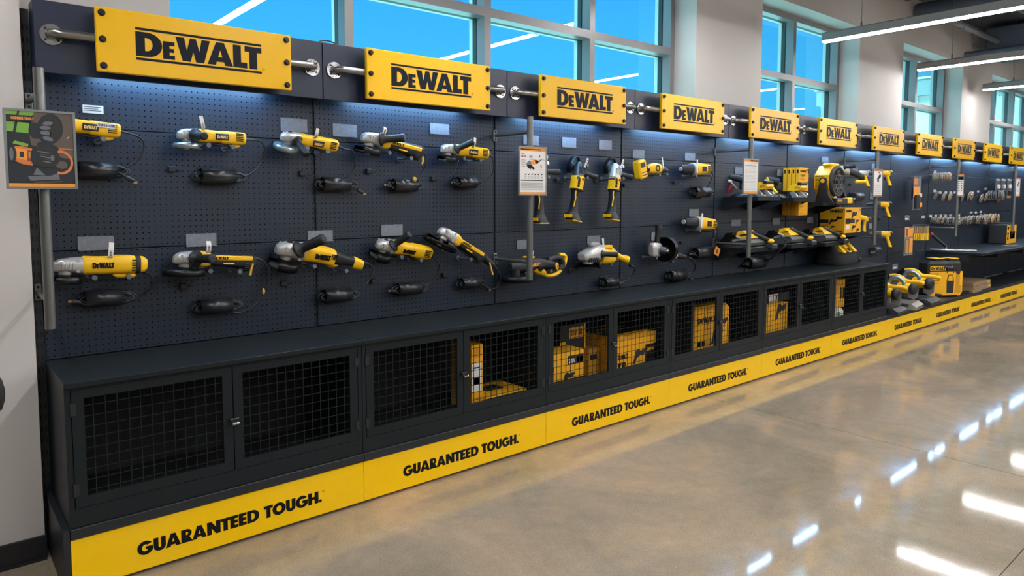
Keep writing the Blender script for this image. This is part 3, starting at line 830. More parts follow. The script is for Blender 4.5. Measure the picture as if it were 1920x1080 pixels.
def grinder(label, head, tail, style='slide', gd=('black', 0.062, 0.026), handle=None, hbase=(0.022, -0.030, 0.0), wheel=True, y=0.375, lbl='plate', tagat=None, roll=0.0, name='angle_grinder', group='angle grinders on the pegboard', hooks=True, lean=0.0, hook_lab=None, L0=0.275, big=1.0):
    a = at(head[0], head[1], y=y); b = at(tail[0], tail[1], y=y)
    d = b-a; s = d.length/L0
    t = thing(name, label, 'grinder', a, group)
    th = -math.atan2(d.z, d.x)
    t.rotation_mode = 'QUATERNION'
    t.rotation_quaternion = Quaternion((0,1,0), th) @ Quaternion((1,0,0), roll)
    t.scale = (s, s, s)
    # gear head
    g = MB('cast_metal' if style != 'dark' else 'cast_dark')
    g.loft([(-0.056,0,-0.006,0.012,0.012),(-0.050,0,-0.004,0.022,0.019),(-0.036,0,0.0,0.029,0.024),(-0.014,0,0.003,0.033,0.027),(0.012,0,0.002,0.034,0.030),(0.034,0,0.0,0.036,0.033),(0.044,0,0,0.037,0.034)], 22, e=2.8)
    g.cyl((-0.012,0,-0.045),(-0.012,0,0.0),0.021,0.026,18)
    g.cyl((-0.010,0,0.022),(-0.010,0,0.033),0.013,0.011,12,'tool_black')
    for sy in (-1, 1):
        for xx, zz in ((-0.030, 0.012), (0.026, 0.020), (0.026, -0.020)):
            g.cyl((xx, sy*0.026, zz), (xx, sy*0.038, zz), 0.006, n=8)
        for q in range(4): g.box(-0.028+q*0.012, -0.024+q*0.012, sy*0.028, sy*0.036, -0.012, 0.012, c=0.001)
    g.build('gear_head', t)
    if gd: guard(gd[1], gd[2], gd[0], *(gd[3:5] if len(gd) > 4 else (-180, 180) if gd[0] == 'silver' or gd[1] > 0.08 else (-150, 130))).build('guard', t)
    if wheel:
        r = (gd[1]-0.006 if gd else 0.055)
        MB('abrasive').cyl((-0.012,0,-0.066),(-0.012,0,-0.062),r,n=30).cyl((-0.012,0,-0.072),(-0.012,0,-0.050),0.014,n=12,mat_name='cast_metal').build('wheel', t)
    yel, blk = 'tool_yellow', 'tool_black'
    e = L0
    if style in ('slide', 'dark'):
        bm_ = MB(yel)
        bm_.loft([(0.044,0,0,0.036,0.033),(0.052,0,0,0.0375,0.0345),(0.085,0,0,0.035,0.032),(0.125,0,0.001,0.032,0.030),(0.150,0,0.001,0.0315,0.0295)], 22, e=3.0)
        bm_.build('motor_housing', t)
        rb = MB(yel)
        rb.loft([(0.150,0,0.001,0.0325,0.0305),(0.160,0,0,0.034,0.033),(0.205,0,-0.002,0.0345,0.034),(0.255,0,-0.001,0.034,0.033),(e-0.006,0,0,0.033,0.031),(e,0,0,0.028,0.026)], 22, e=3.4)
        rb.loft([(0.195,0,-0.036,0.012,0.006),(0.21,0,-0.040,0.015,0.010),(0.235,0,-0.040,0.015,0.010),(0.25,0,-0.036,0.012,0.006)], 14)
        for q in range(5): rb.box(0.222, 0.258, -0.0365, -0.030, -0.016+q*0.009, -0.012+q*0.009, 'slot_dark')
        rb.build('rear_housing', t)
        sw = MB(blk).loft([(0.105,0.0,-0.034,0.010,0.003),(0.118,0,-0.037,0.013,0.006),(0.180,0,-0.040,0.013,0.008),(0.196,0,-0.036,0.010,0.004)], 14)
        sw.build('switch_paddle', t)
    elif style == 'large':
        bm_ = MB(yel)
        bm_.loft([(0.044,0,0,0.036,0.033),(0.050,0,0,0.040,0.037),(0.095,0,0,0.038,0.035),(0.140,0,0,0.038,0.035),(0.150,0,0.002,0.041,0.037),(0.205,0,0.002,0.041,0.037),(0.228,0,0,0.040,0.036)], 22, e=3.2)
        bm_.loft([(0.150,0,-0.036,0.014,0.006),(0.165,0,-0.043,0.018,0.011),(0.225,0,-0.044,0.018,0.011),(0.236,0,-0.040,0.014,0.006)], 14)
        for q in range(5): bm_.box(0.214, 0.230, -0.0425, -0.034, -0.024+q*0.010, -0.019+q*0.010, 'slot_dark')
        bm_.build('motor_housing', t)
        MB(blk).loft([(0.228,0,0,0.040,0.036),(0.234,0,0,0.041,0.038),(0.244,0,0,0.041,0.038),(0.248,0,0,0.038,0.035)], 22, e=3).build('rubber_ring', t)
        MB(yel).loft([(0.248,0,0,0.037,0.034),(0.262,0,0,0.036,0.033),(e,0,0,0.026,0.022)], 22, e=3).build('end_cap', t)
        MB(blk).loft([(0.09,0,-0.035,0.010,0.003),(0.105,0,-0.038,0.012,0.005),(0.15,0,-0.040,0.012,0.006)], 12).build('switch_paddle', t)
    elif style == 'long':
        MB(yel).loft([(0.040,0,0,0.030,0.028),(0.048,0,0,0.033,0.031),(0.09,0,0,0.031,0.029),(0.120,0,0.001,0.032,0.031),(0.155,0,-0.003,0.033,0.033),(0.170,0,-0.006,0.030,0.033)], 22, e=3.2).build('motor_housing', t)
        rb = MB(blk).loft([(0.165,0,-0.002,0.027,0.029),(0.19,0,-0.004,0.024,0.024),(0.225,0,-0.006,0.021,0.019),(0.255,0,-0.008,0.020,0.018),(0.268,0,-0.010,0.019,0.018)], 20, e=2.8)
        rb.loft([(0.175,0,-0.034,0.010,0.004),(0.19,0,-0.036,0.010,0.006),(0.215,0,-0.028,0.009,0.004)], 12)
        rb.build('rear_handle', t)
        rc = MB(yel).loft([(0.256,0,-0.010,0.0205,0.020),(0.266,0,-0.013,0.021,0.024),(e,0,-0.018,0.017,0.020)], 18)
        rc.build('end_cap', t)
        MB(yel).loft([(0.150,0,-0.030,0.020,0.008),(0.168,0,-0.034,0.018,0.010),(0.196,0,-0.030,0.012,0.006)], 14).build('trigger_guard', t)
        vb = MB('slot_dark')
        for q in range(4): vb.box(0.150+q*0.006, 0.153+q*0.006, -0.0345, -0.028, -0.004, 0.016)
        vb.build('vent', t)
    else:   # paddle: black rear grip with a yellow band on the side
        MB(yel).loft([(0.044,0,0,0.036,0.033),(0.054,0,0,0.037,0.034),(0.070,0,0,0.034,0.031),(0.085,0,0.0,0.029,0.026)], 22, e=3.0).build('motor_housing', t)
        rb = MB(blk).loft([(0.080,0,0,0.029,0.025),(0.10,0,-0.002,0.027,0.024),(0.17,0,-0.003,0.027,0.027),(0.225,0,-0.004,0.030,0.031),(0.262,0,-0.004,0.030,0.031),(e,0,-0.003,0.024,0.025)], 22, e=3.2)
        rb.loft([(0.205,0,-0.036,0.014,0.006),(0.22,0,-0.040,0.016,0.010),(0.262,0,-0.038,0.015,0.008)], 14)
        for q in range(3): rb.box(0.225, 0.252, -0.0315, -0.026, -0.032+q*0.008, -0.028+q*0.008, 'cast_dark')
        rb.build('rear_grip', t)
        MB(yel).box(0.076, 0.258, -0.0322, -0.018, -0.002, 0.018, c=0.004).build('side_band', t)
        MB(blk).loft([(0.092,0,-0.022,0.008,0.003),(0.12,0,-0.034,0.010,0.004),(0.19,0,-0.036,0.010,0.005)], 12).build('switch_paddle', t)
        MB(yel).box(0.135, 0.180, -0.029, -0.02, -0.018, -0.012).build('warning_label', t)
    lp = MB('plate_black') if lbl == 'plate' else MB('lettering_black')
    if lbl == 'plate':
        x0, x1, zz = (0.120, 0.184, 0.0) if style != 'large' else (0.062, 0.138, 0.0)
        lp.box(x0, x1, -0.0375, -0.030, zz-0.016, zz+0.016, c=0.002)
        text(lp, 'DEWALT', x0+0.006, zz-0.0085, 0.015, -0.0385, -0.037, 'logo_light', width=x1-x0-0.012, small=(1,), gap=0.06)
    elif lbl == 'bold':
        yy = {'large': -0.0425, 'long': -0.0352, 'slide': -0.0388}[style]
        x0, ww, hh = {'large': (0.074, 0.076, 0.022), 'long': (0.086, 0.060, 0.020), 'slide': (0.088, 0.074, 0.020)}[style]
        text(lp, 'DEWALT', x0, -0.010, hh, yy, yy+0.010, width=ww, small=(1,), gap=0.03)
    elif lbl == 'band':
        text(lp, 'DEWALT', 0.092, 0.002, 0.012, -0.0332, -0.031, width=0.062, small=(1,), gap=0.06)
    lp.build('name_label', t)
    if handle is not None: side_handle(handle, hbase).build('side_handle', t)
    if tagat is not None:
        x, ang, up = tagat
        tg = MB('paper'); M = Matrix.Translation((x, -0.026, 0.026)) @ Matrix.Rotation(ang, 4, 'Y')
        pts = [(0, 0.0), (-0.012, 0.010), (-0.014, 0.03), (-0.006, up)]
        for i in range(3):
            (ya, za), (yb, zb) = pts[i], pts[i+1]
            tg.add([(-0.009, ya, za), (0.009, ya, za), (0.009, yb, zb), (-0.009, yb, zb), (-0.009, ya-0.001, za), (0.009, ya-0.001, za), (0.009, yb-0.001, zb), (-0.009, yb-0.001, zb)],
                   [(0,1,2,3),(7,6,5,4),(0,4,5,1),(1,5,6,2),(2,6,7,3),(3,7,4,0)], None, False, M)
        for q in range(4): tg.box(-0.003, 0.003, -0.0165, -0.0145, 0.012+q*0.006, 0.015+q*0.006, 'paper_ink', M)
        tg.build('price_tag', t)
    if hooks:
        for i, fx in enumerate((0.30, 0.74) if hooks is True else hooks):
            p = a+d*fx
            dn = Vector((d.z, 0, -d.x)).normalized()*(0.047*s)
            if dn.z > 0: dn = -dn
            q = p+dn
            peg_hook(q.x, q.z, ('left' if i == 0 else 'right')+' grey peg hook under the '+(hook_lab or label), y)
    return t

HOOK = MB('hook_grey').cyl((0,0.10,0),(0,-0.03,0),0.006,n=10).cyl((0,-0.03,0),(0,-0.040,0),0.0115,n=6,smooth=False).cyl((0,0.094,0),(0,0.088,0),0.014,n=12).mesh('peg_hook')
def peg_hook(x, z, label, y=0.375):
    o = put(HOOK, 'peg_hook', None, (x, 0.375, z)); tag(o, label[:150], 'hook', 'grey peg hooks')
    return o

def cord(t, pts, r=0.0042, y=0.40, strain=True):
    """pts: (u, v[, y]) of the photograph on wall-parallel planes, from the tool to its holder"""
    w_ = [at(p[0], p[1], y=(p[2] if len(p) > 2 else y)) for p in pts]
    sp = spline(w_, 9)
    c = MB('cord_black').tube(sp, r, 8)
    if strain: c.tube(sp[:8], [r*2.0, r*2.0, r*1.9, r*1.8, r*1.7, r*1.6, r*1.5, r*1.3], 10)
    return world_child(c, 'cord', t)

HOLD = {}
def holder_meshes():
    L, R = 0.150, 0.0375
    b = MB('holder_black')
    b.lathe((0,0,0), (1,0,0), [(0, R-0.0025), (0, R), (L, R), (L, R-0.0025), (0, R-0.0025)], 26)
    k = MB('holder_black').box(0.0, L*0.82, 0.036, 0.0400, -0.052, 0.044).box(0.0, L*0.82, 0.024, 0.0375, 0.030, 0.0325).box(0.0, L*0.82, 0.024, 0.0375, -0.034, -0.0315)
    return b.mesh('tube'), k.mesh('back_plate')
HM = holder_meshes()
LOOP = {}
def coil_mesh(kind):
    c = MB('cord_black'); L = 0.150
    for i, (ex0, ex1, h, yy) in enumerate(((0.032, 0.056, 0.024, -0.012), (0.020, 0.024, 0.010, 0.002), (0.042, 0.070, 0.028, 0.008), (0.026, 0.044, 0.017, -0.002))):
        pts = []
        for q in range(28):
            w_ = 2*math.pi*q/28
            cx = math.cos(w_); sx = math.sin(w_)
            x = L/2+(L/2-0.01+(ex1 if cx > 0 else ex0))*math.copysign(abs(cx)**0.75, cx)
            pts.append((x, yy+0.004*sx, h*sx-0.004))
        c.tube(pts, 0.0042, 7, closed=True)
    if kind == 'left':
        c.cyl((-0.02, -0.01, -0.008), (-0.052, -0.012, -0.002), 0.009, 0.011, 10).box(-0.066, -0.052, -0.014, -0.011, -0.006, 0.004, 'brass')
    elif kind == 'right':
        c.tube(spline([(L-0.01, -0.01, -0.005), (L+0.02, -0.02, -0.016), (L+0.04, -0.024, -0.03)], 6), 0.0042, 7)
        c.cyl((L+0.036, -0.024, -0.028), (L+0.070, -0.026, -0.046), 0.011, 0.009, 10)
        for q in (-0.004, 0.004): c.box(L+0.066, L+0.082, -0.029+q, -0.027+q, -0.056, -0.046, 'brass')
    return c.mesh('cord_coil')
def cord_holder(u0, v0, u1, v1, who, coil='plain', tool=None):
    """u0,v0 .. u1,v1: left and right ends of the tube axis in the photograph"""
    yy = PY-0.0395
    a = at(u0, v0, y=yy); b = at(u1, v1, y=yy)
    d = b-a; s = d.length/0.150
    t = thing('cord_holder', 'black cord tube under the '+who, 'holder', (a.x, yy, a.z), 'black cord tubes')
    ss = min(1.0, s)
    t.scale = (s, 1.0, s*0.55+0.45)
    put(HM[0], 'tube', t); put(HM[1], 'back_plate', t)
    if tool is not None:
        me = shared('coil_'+coil, lambda: coil_mesh(coil))
        bpy.context.view_layer.update()
        o = put(me, 'cord_coil', tool)
        o.matrix_parent_inverse = tool.matrix_world.inverted()
        o.location = (a.x, yy, a.z); o.scale = (s, 1.0, 1.0)
    return t
def tether(u, v, who, wire=None):
    a = at(u, v, y=PY-0.02)
    t = thing('security_tether', 'small black tether anchor below the '+who, 'tether', (a.x, PY, a.z), 'tether anchors')
    MB('tool_black').box(-0.016, 0.016, -0.022, 0.004, -0.013, 0.013, c=0.003).box(0.016, 0.036, -0.014, -0.006, -0.006, 0.001).build('anchor', t)
    if wire:
        pts = [Vector((a.x+0.03, PY-0.01, a.z-0.002))]+[at(p[0], p[1], y=0.43) for p in wire]
        world_child(MB('cord_black').tube(spline(pts, 6), 0.0012, 5).ball(pts[-1], 0.004, 8, 'chrome'), 'wire', t)
def price_holder(u0, v0, u1, v1, where, white=False, paper=False, y=None):
    y = PY-0.004 if y is None else y
    a = at((u0+u1)/2, (v0+v1)/2, y=y); p = at(u0, (v0+v1)/2, y=y); q = at(u1, (v0+v1)/2, y=y)
    z0 = at((u0+u1)/2, v1, y=y).z; z1 = at((u0+u1)/2, v0, y=y).z
    w_, h = (q.x-p.x)/2, (z1-z0)/2
    if white:
        m = MB('paper').box(-w_, w_, -0.001, 0.002, -h, h)
        if w_ > 0.03:
            for k in range(3): m.box(-w_*0.85, w_*(0.8-0.3*(k == 1)), -0.0016, -0.001, h*(0.45-0.45*k), h*(0.62-0.45*k), 'paper_ink')
        return m.build('price_tag', loc=a, label='white price tag '+where, cat='price tag', group='white price tags')
    m = MB('clear_plastic').box(-w_, w_, -0.0025, 0.0, -h, h, c=0.0008).box(-w_, w_, -0.006, -0.0025, -h, -h+0.006)
    for q_ in (-0.5, 0.35): m.cyl((w_*q_, -0.003, h*0.93), (w_*q_, 0.006, h*0.93), 0.005, n=8)
    t = m.build('price_holder', loc=a, label='clear plastic price holder '+where, cat='price holder', group='clear price holders')
    if paper: MB('paper').box(-w_*0.8, w_*0.5, -0.0035, -0.0026, -h*0.7, -h*0.1).build('paper_slip', t)
    return t

V = math.radians
# upper row, first three bays
g = grinder('yellow angle grinder partly hidden by the picture placard, upper row', (93, 231), (224, 246), 'slide', None, None, tagat=None, wheel=False, hook_lab='grinder that the picture placard hides')
text(MB('paper').box(0.178, 0.250, -0.0385, -0.030, 0.004, 0.026), 'DWE4120N', 0.181, 0.009, 0.011, -0.0392, -0.0383, 'ink_blue', width=0.066, gap=0.12).build('paper_label', g)
cord(g, [(223,246,.375), (238,249,.385), (262,258,.40), (270,272,.41), (262,295,.42), (240,312,.425), (222,318,.43)])
cord_holder(147, 318, 217, 321, 'grinder that the picture placard hides', 'right', g)
g = grinder('yellow angle grinder with silver cup guard, second in the upper row', (354, 253), (458, 261), 'slide', ('silver', 0.062, 0.026), (0.10, -0.95, -0.12), (0.020, -0.033, 0.0), tagat=(0.06, V(-10), 0.07), hook_lab='second upper-row grinder')
cord(g, [(458,262,.375), (472,262,.38), (490,266,.39), (497,280,.40), (490,305,.42), (470,326,.425), (440,334,.43)])
cord_holder(376, 330, 440, 334, 'second grinder of the upper row', 'plain', g)
tether(323, 317, 'second grinder of the upper row', [(342, 322), (347, 300), (340, 276)])
g = grinder('yellow angle grinder with wide silver guard tipped forward, third in the upper row', (545, 258), (631, 273), 'slide', ('silver', 0.070, 0.028), (0.25, -0.8, -0.35), (0.024, -0.032, -0.002), tagat=(0.12, V(4), 0.06), roll=V(22), hook_lab='third upper-row grinder')
cord(g, [(631,273,.375), (645,279,.38), (660,283,.39), (666,298,.40), (662,320,.42), (652,338,.425)])
cord_holder(604, 345, 654, 346, 'third grinder of the upper row', 'right', g)
tether(568, 325, 'third grinder of the upper row', [(585, 329), (612, 322), (618, 296), (614, 283)])
g = grinder('angle grinder with black paddle grip and yellow side band, fourth in the upper row', (698, 261), (790, 285), 'paddle', ('black', 0.062, 0.026), (0.72, -0.62, 0.28), (0.024, -0.030, 0.006), lbl='band', tagat=(0.03, V(8), 0.04), roll=V(8), hook_lab='fourth upper-row grinder')
cord(g, [(790,282,.375), (797,290,.38), (799,306,.39), (792,320,.41), (782,332,.42), (776,340,.43)])
c_ = [at(790, 284, y=.36), at(793, 300, y=.355), at(791, 308, y=.355)]
world_child(MB('cord_yellow').tube(spline(c_, 4), 0.006, 6), 'lanyard_tag', g)
world_child(MB('cord_yellow').ball(at(777, 336, y=.40), 0.014, 10), 'cord_tag', g)
cord_holder(737, 347, 779, 349, 'fourth grinder of the upper row', 'left', g)
tether(693, 321, 'fourth grinder of the upper row', [(704, 323), (709, 305), (711, 292)])
g = grinder('yellow angle grinder with raised black side handle, fifth in the upper row', (843, 280), (912, 288), 'slide', ('black', 0.058, 0.026), (0.60, -0.60, 0.50), (0.022, -0.030, 0.004), lbl='plate', tagat=(0.14, V(10), 0.06), roll=V(8), hook_lab='fifth upper-row grinder')
cord(g, [(912,288,.375), (921,293,.38), (926,310,.39), (922,328,.41), (905,341,.425), (893,346,.43)])
cord_holder(858, 342, 890, 345, 'fifth grinder of the upper row', 'left', g)
tether(814, 335, 'fifth grinder of the upper row', [(828, 336), (850, 325), (860, 302)])
# lower row
g = grinder('large all-yellow angle grinder with silver head, leftmost in the lower row', (129, 498), (274, 495), 'large', ('black', 0.058, 0.026), None, lbl='bold', tagat=(0.135, V(6), 0.065), hook_lab='leftmost lower-row grinder')
cord(g, [(266,508,.375), (280,514,.385), (287,526,.39), (283,540,.40), (270,550,.42), (258,558,.43), (240,566,.43)], 0.0048)
cord_holder(159, 562, 229, 562, 'leftmost grinder of the lower row', 'left', g)
g = grinder('angle grinder with wide flat black guard and black grip, second in the lower row', (352, 485), (477, 488), 'paddle', ('black', 0.082, 0.024), (0.30, -0.93, 0.05), (0.020, -0.033, 0.004), lbl='band', tagat=(0.070, V(-2), 0.05), hook_lab='second lower-row grinder')
cord(g, [(477,484,.375), (490,488,.38), (502,500,.39), (504,520,.40), (496,546,.41), (478,572,.42), (452,586,.43), (436,586,.43)], 0.005)
world_child(MB('cord_yellow').ball(at(494, 546, y=.40), 0.012, 10, sc=(0.6, 0.6, 1.3)), 'cord_tag', g)
world_child(MB('cord_yellow').tube([at(474, 494, y=.345), at(471, 505, y=.343), at(469, 516, y=.345)], 0.006, 6), 'lanyard_tag', g)
cord_holder(374, 577, 433, 575, 'second grinder of the lower row', 'plain', g)
tether(345, 537, 'second grinder of the lower row', [(355, 535), (361, 530)])
g = grinder('long angle grinder with raised black side handle and black rear grip, third in lower row', (545, 469), (680, 489), 'long', ('black', 0.056, 0.028), (0.50, -0.55, 0.66), (0.012, -0.030, 0.012), lbl='bold', tagat=(0.052, V(10), 0.03), L0=0.30, roll=V(16), hook_lab='third lower-row grinder')
cord(g, [(679,492,.375), (692,495,.38), (699,504,.39), (694,522,.40), (680,538,.41), (658,550,.43)], 0.005)
cord_holder(608, 556, 656, 553, 'third grinder of the lower row', 'plain', g)
tether(534, 532, 'third grinder of the lower row', [(555, 534), (569, 536)])
g = grinder('yellow angle grinder with steeply raised side handle and black guard, fourth in the lower row', (724, 460), (806, 474), 'slide', ('black', 0.060, 0.034), (0.40, -0.42, 0.92), (0.020, -0.028, 0.014), lbl='bold', tagat=(0.055, V(-14), 0.04), roll=V(24), hook_lab='fourth lower-row grinder')
cord(g, [(805,480,.375), (815,484,.38), (824,498,.39), (820,515,.40), (808,530,.42), (790,537,.43)], 0.005)
cord_holder(745, 543, 787, 538, 'fourth grinder of the lower row', 'left', g)
tether(701, 527, 'fourth grinder of the lower row', [(722, 530), (740, 515), (744, 495), (741, 480)])
g = grinder('angle grinder hung diagonally with large black guard, fifth in the lower row', (838, 440), (905, 482), 'paddle', ('black', 0.094, 0.026, -180, 100), None, lbl='band', tagat=None, roll=V(6), y=0.345, hook_lab='diagonal lower-row grinder')
world_child(MB('tool_black').tube(spline([at(899, 477, y=.375), at(910, 486, y=.375), at(918, 493, y=.375), at(925, 499, y=.376)], 5), [0.026]*5+[0.022]*5+[0.019]*5+[0.016], 12), 'tail_grip', g)
cord(g, [(924,498,.376), (931,504,.38), (938,520,.39), (934,536,.41), (918,543,.42), (896,538,.43)], 0.005)
world_child(MB('cord_yellow').tube([at(918, 492, y=.35), at(922, 508, y=.345), at(924, 515, y=.345)], 0.006, 6), 'lanyard_tag', g)
cord_holder(865, 532, 897, 528, 'fifth grinder of the lower row', 'right', g)
tether(835, 516, 'fifth grinder of the lower row', [(846, 517), (862, 507)])

# upright cordless grinders (heads up, battery feet down)
def upright_grinder(short, label, head, foot, hdir=(1, -0.25, 0.0), metal='cast_metal', y=0.375, fat=1.0, foot_yellow=True, slim=False):
    a = at(head[0], head[1], y=y); b = at(foot[0], foot[1], y=y); s = (b-a).length/0.355
    t = thing('angle_grinder', label, 'grinder', a, 'upright cordless grinders')
    dx = (b-a)/s
    t.rotation_euler = (0, -math.atan2(dx.x, -dx.z), 0)
    # local frame: body hangs down -z
    g_ = MB(metal)
    g_.loft([(0.052,-0.004,0.006,0.012,0.012),(0.04,0,0.004,0.024,0.022),(0.01,0,0,0.034,0.032),(-0.035,0,0,0.038,0.036),(-0.048,0,0,0.040,0.038)][::-1], 20, e=2.8, axis='z')
    for q in range(4): g_.box(-0.024+q*0.014, -0.018+q*0.014, -0.038, -0.025, -0.03, 0.014, c=0.001)
    g_.cyl((0, 0.03, 0.006), (0, 0.065, 0.012), 0.022, 0.020, 16); g_.cyl((0.03, -0.01, 0.03), (0.036, -0.04, 0.036), 0.012, 0.012, 14)
    g_.build('gear_head', t)
    gd_ = MB('guard_black').lathe((-0.010, 0.052, 0.028), (-0.30, 0.93, 0.2), [(-0.02, 0.062), (0.012, 0.066), (0.012, 0.02), (0.010, 0.02), (0.010, 0.063), (-0.02, 0.060), (-0.02, 0.062)], 26, arc=(math.radians(-150), math.radians(60)), ref=(0,0,1))
    gd_.build('guard', t)
    MB('flap_blue').cyl((-0.010, 0.050, 0.030), (-0.0115, 0.0545, 0.031), 0.060, n=30).build('wheel', t)
    w_ = 0.80 if slim else 1.0
    mh = MB('tool_yellow').loft([(-0.048,0,0,0.041*w_,0.040),(-0.056,0,0,0.043*w_,0.042),(-0.085,0,0,0.041*w_,0.041),(-0.120,-0.002,0,0.039*w_,0.039),(-0.135,-0.003,0,0.040*w_,0.040)][::-1], 20, e=3.4, axis='z')
    mh.box(0.0, 0.034, -0.0425, -0.036, -0.074, -0.060, 'plate_black').box(0.004, 0.026, -0.043, -0.040, -0.071, -0.063, 'ink_red')
    M = Matrix.Translation((-0.024*w_, -0.041, -0.124)) @ Matrix.Rotation(V(-90), 4, 'Y')
    text(mh, 'DEWALT', 0, -0.008, 0.016, -0.002, 0.004, 'lettering_black', width=0.064, small=(1,), M=M)
    mh.build('motor_housing', t)
    MB('tool_black').box(-0.022, 0.036, -0.042, 0.036, -0.148, -0.134, c=0.004).build('speed_band', t)
    gr = MB('tool_black').loft([(-0.134,-0.003,0,0.034*w_,0.035),(-0.150,-0.003,0,0.026,0.028),(-0.19,-0.002,0,0.023,0.026),(-0.24,0.002,0,0.024,0.028),(-0.285,0.004,0.0,0.027,0.032),(-0.305,0.0,0,0.036,0.036)][::-1], 20, e=2.8, axis='z')
    gr.build('grip', t)
    MB('tool_yellow').tube(spline([(-0.022, -0.022, -0.15), (-0.023, -0.024, -0.18), (-0.019, -0.026, -0.20), (-0.022, -0.025, -0.23), (-0.024, -0.024, -0.26)], 5), 0.004, 8).build('grip_inlay', t)
    ft = MB('tool_black').loft([(-0.350,0.008,-0.01,0.044,0.042),(-0.335,0.004,-0.005,0.046,0.043),(-0.310,-0.006,0,0.044,0.040),(-0.300,-0.002,0,0.036,0.036)], 18, e=3.6, axis='z')
    ft.build('battery_foot', t)
    MB('tool_yellow').box(-0.034, 0.050, -0.054, 0.030, -0.357, -0.350, c=0.003).box(-0.050, -0.044, -0.045, 0.03, -0.340, -0.318, c=0.002).build('foot_rim', t)
    side_handle(hdir, (0.034, -0.008, -0.018)).build('side_handle', t)
    tg = MB('paper').box(-0.008, 0.008, -0.044, -0.043, 0.016, 0.085, None, Matrix.Rotation(V(16), 4, 'Y'))
    for q in range(4): tg.box(-0.003, 0.003, -0.0446, -0.044, 0.028+q*0.013, 0.034+q*0.013, 'paper_ink', Matrix.Rotation(V(16), 4, 'Y'))
    tg.build('price_tag', t)
    peg_hook(a.x-0.045, a.z-0.055, 'left peg hook under the '+short); peg_hook(a.x+0.045, a.z-0.055, 'right peg hook under the '+short)
    return t
upright_grinder('upright grinder behind the chart placard', 'upright cordless grinder mostly hidden behind the white chart placard', (1012, 316), (1010, 407))
tether(1047, 338, 'upright grinder with the wide yellow body', [(1056, 340), (1060, 344)])
upright_grinder('wide yellow upright grinder', 'upright cordless grinder with wide yellow body and black side handle', (1086, 318), (1073, 404), (1, -0.3, -0.05), 'cast_dark')
upright_grinder('slim silver headed upright grinder', 'upright slim cordless grinder with bright silver head beside the bay joint', (1154, 320), (1146, 394), (1, -0.3, -0.08), 'cast_metal', slim=True)
tether(1119, 339, 'slim upright grinder', [(1128, 342)])
tether(1173, 347, 'small cordless die grinder', [(1181, 352)])
tether(1267, 342, 'upper corded die grinder', [(1276, 344)])

# small cordless tool with big yellow battery
y = 0.385
a = at(1237, 317, y=y)
t = thing('die_grinder', 'small cordless die grinder with large yellow battery, third bay upper row', 'grinder', a, 'die grinders')
MB('tool_black').loft([(-0.01,0,0,0.030,0.026),(0.03,0,-0.004,0.028,0.026),(0.065,0,-0.004,0.020,0.018),(0.085,0,-0.004,0.010,0.010)], 18).cyl((0.085,0,-0.004),(0.10,0,-0.004),0.005,n=8,mat_name='cast_metal').build('nose', t)
MB('tool_yellow').loft([(-0.145,0,-0.004,0.024,0.024),(-0.12,0,0,0.033,0.036),(-0.07,0,0.004,0.036,0.040),(-0.02,0,0.002,0.035,0.036),(-0.008,0,0,0.032,0.030)], 20, e=3).lathe((-0.07,-0.036,0.004),(0,-1,0),[(0,0.026),(0.004,0.024),(0.004,0.017),(0,0.017)],18,'tool_black').build('motor_housing', t)
MB('tool_black').loft([(-0.215,0,0,0.018,0.020),(-0.19,0,0.006,0.020,0.022),(-0.145,0,0,0.024,0.024)], 14).cyl((-0.17,-0.02,0.01),(-0.17,-0.03,0.01),0.012,n=10,mat_name='cast_metal').build('grip', t)
bt = MB('tool_yellow').box(-0.045, 0.045, -0.035, 0.035, -0.075, 0.065, c=0.012).box(-0.03, 0.02, -0.037, -0.03, 0.01, 0.045, 'plate_black')
bt.box(-0.03, 0.03, -0.037, -0.034, -0.05, -0.045, 'lettering_black').box(-0.03, 0.03, -0.037, -0.034, -0.03, -0.025, 'lettering_black')
o = bt.build('battery', t, loc=(-0.235, 0, -0.004)); o.rotation_euler = (0, V(-14), 0)
MB('paper').box(-0.006, 0.006, -0.037, -0.036, 0.0, 0.09, None, Matrix.Translation((0.0,0,0)) @ Matrix.Rotation(V(-14), 4, 'Y')).build('price_tag', t)
peg_hook(a.x-0.06, a.z-0.045, 'left peg hook under the small cordless die grinder'); peg_hook(a.x+0.03, a.z-0.040, 'right peg hook under the small cordless die grinder')

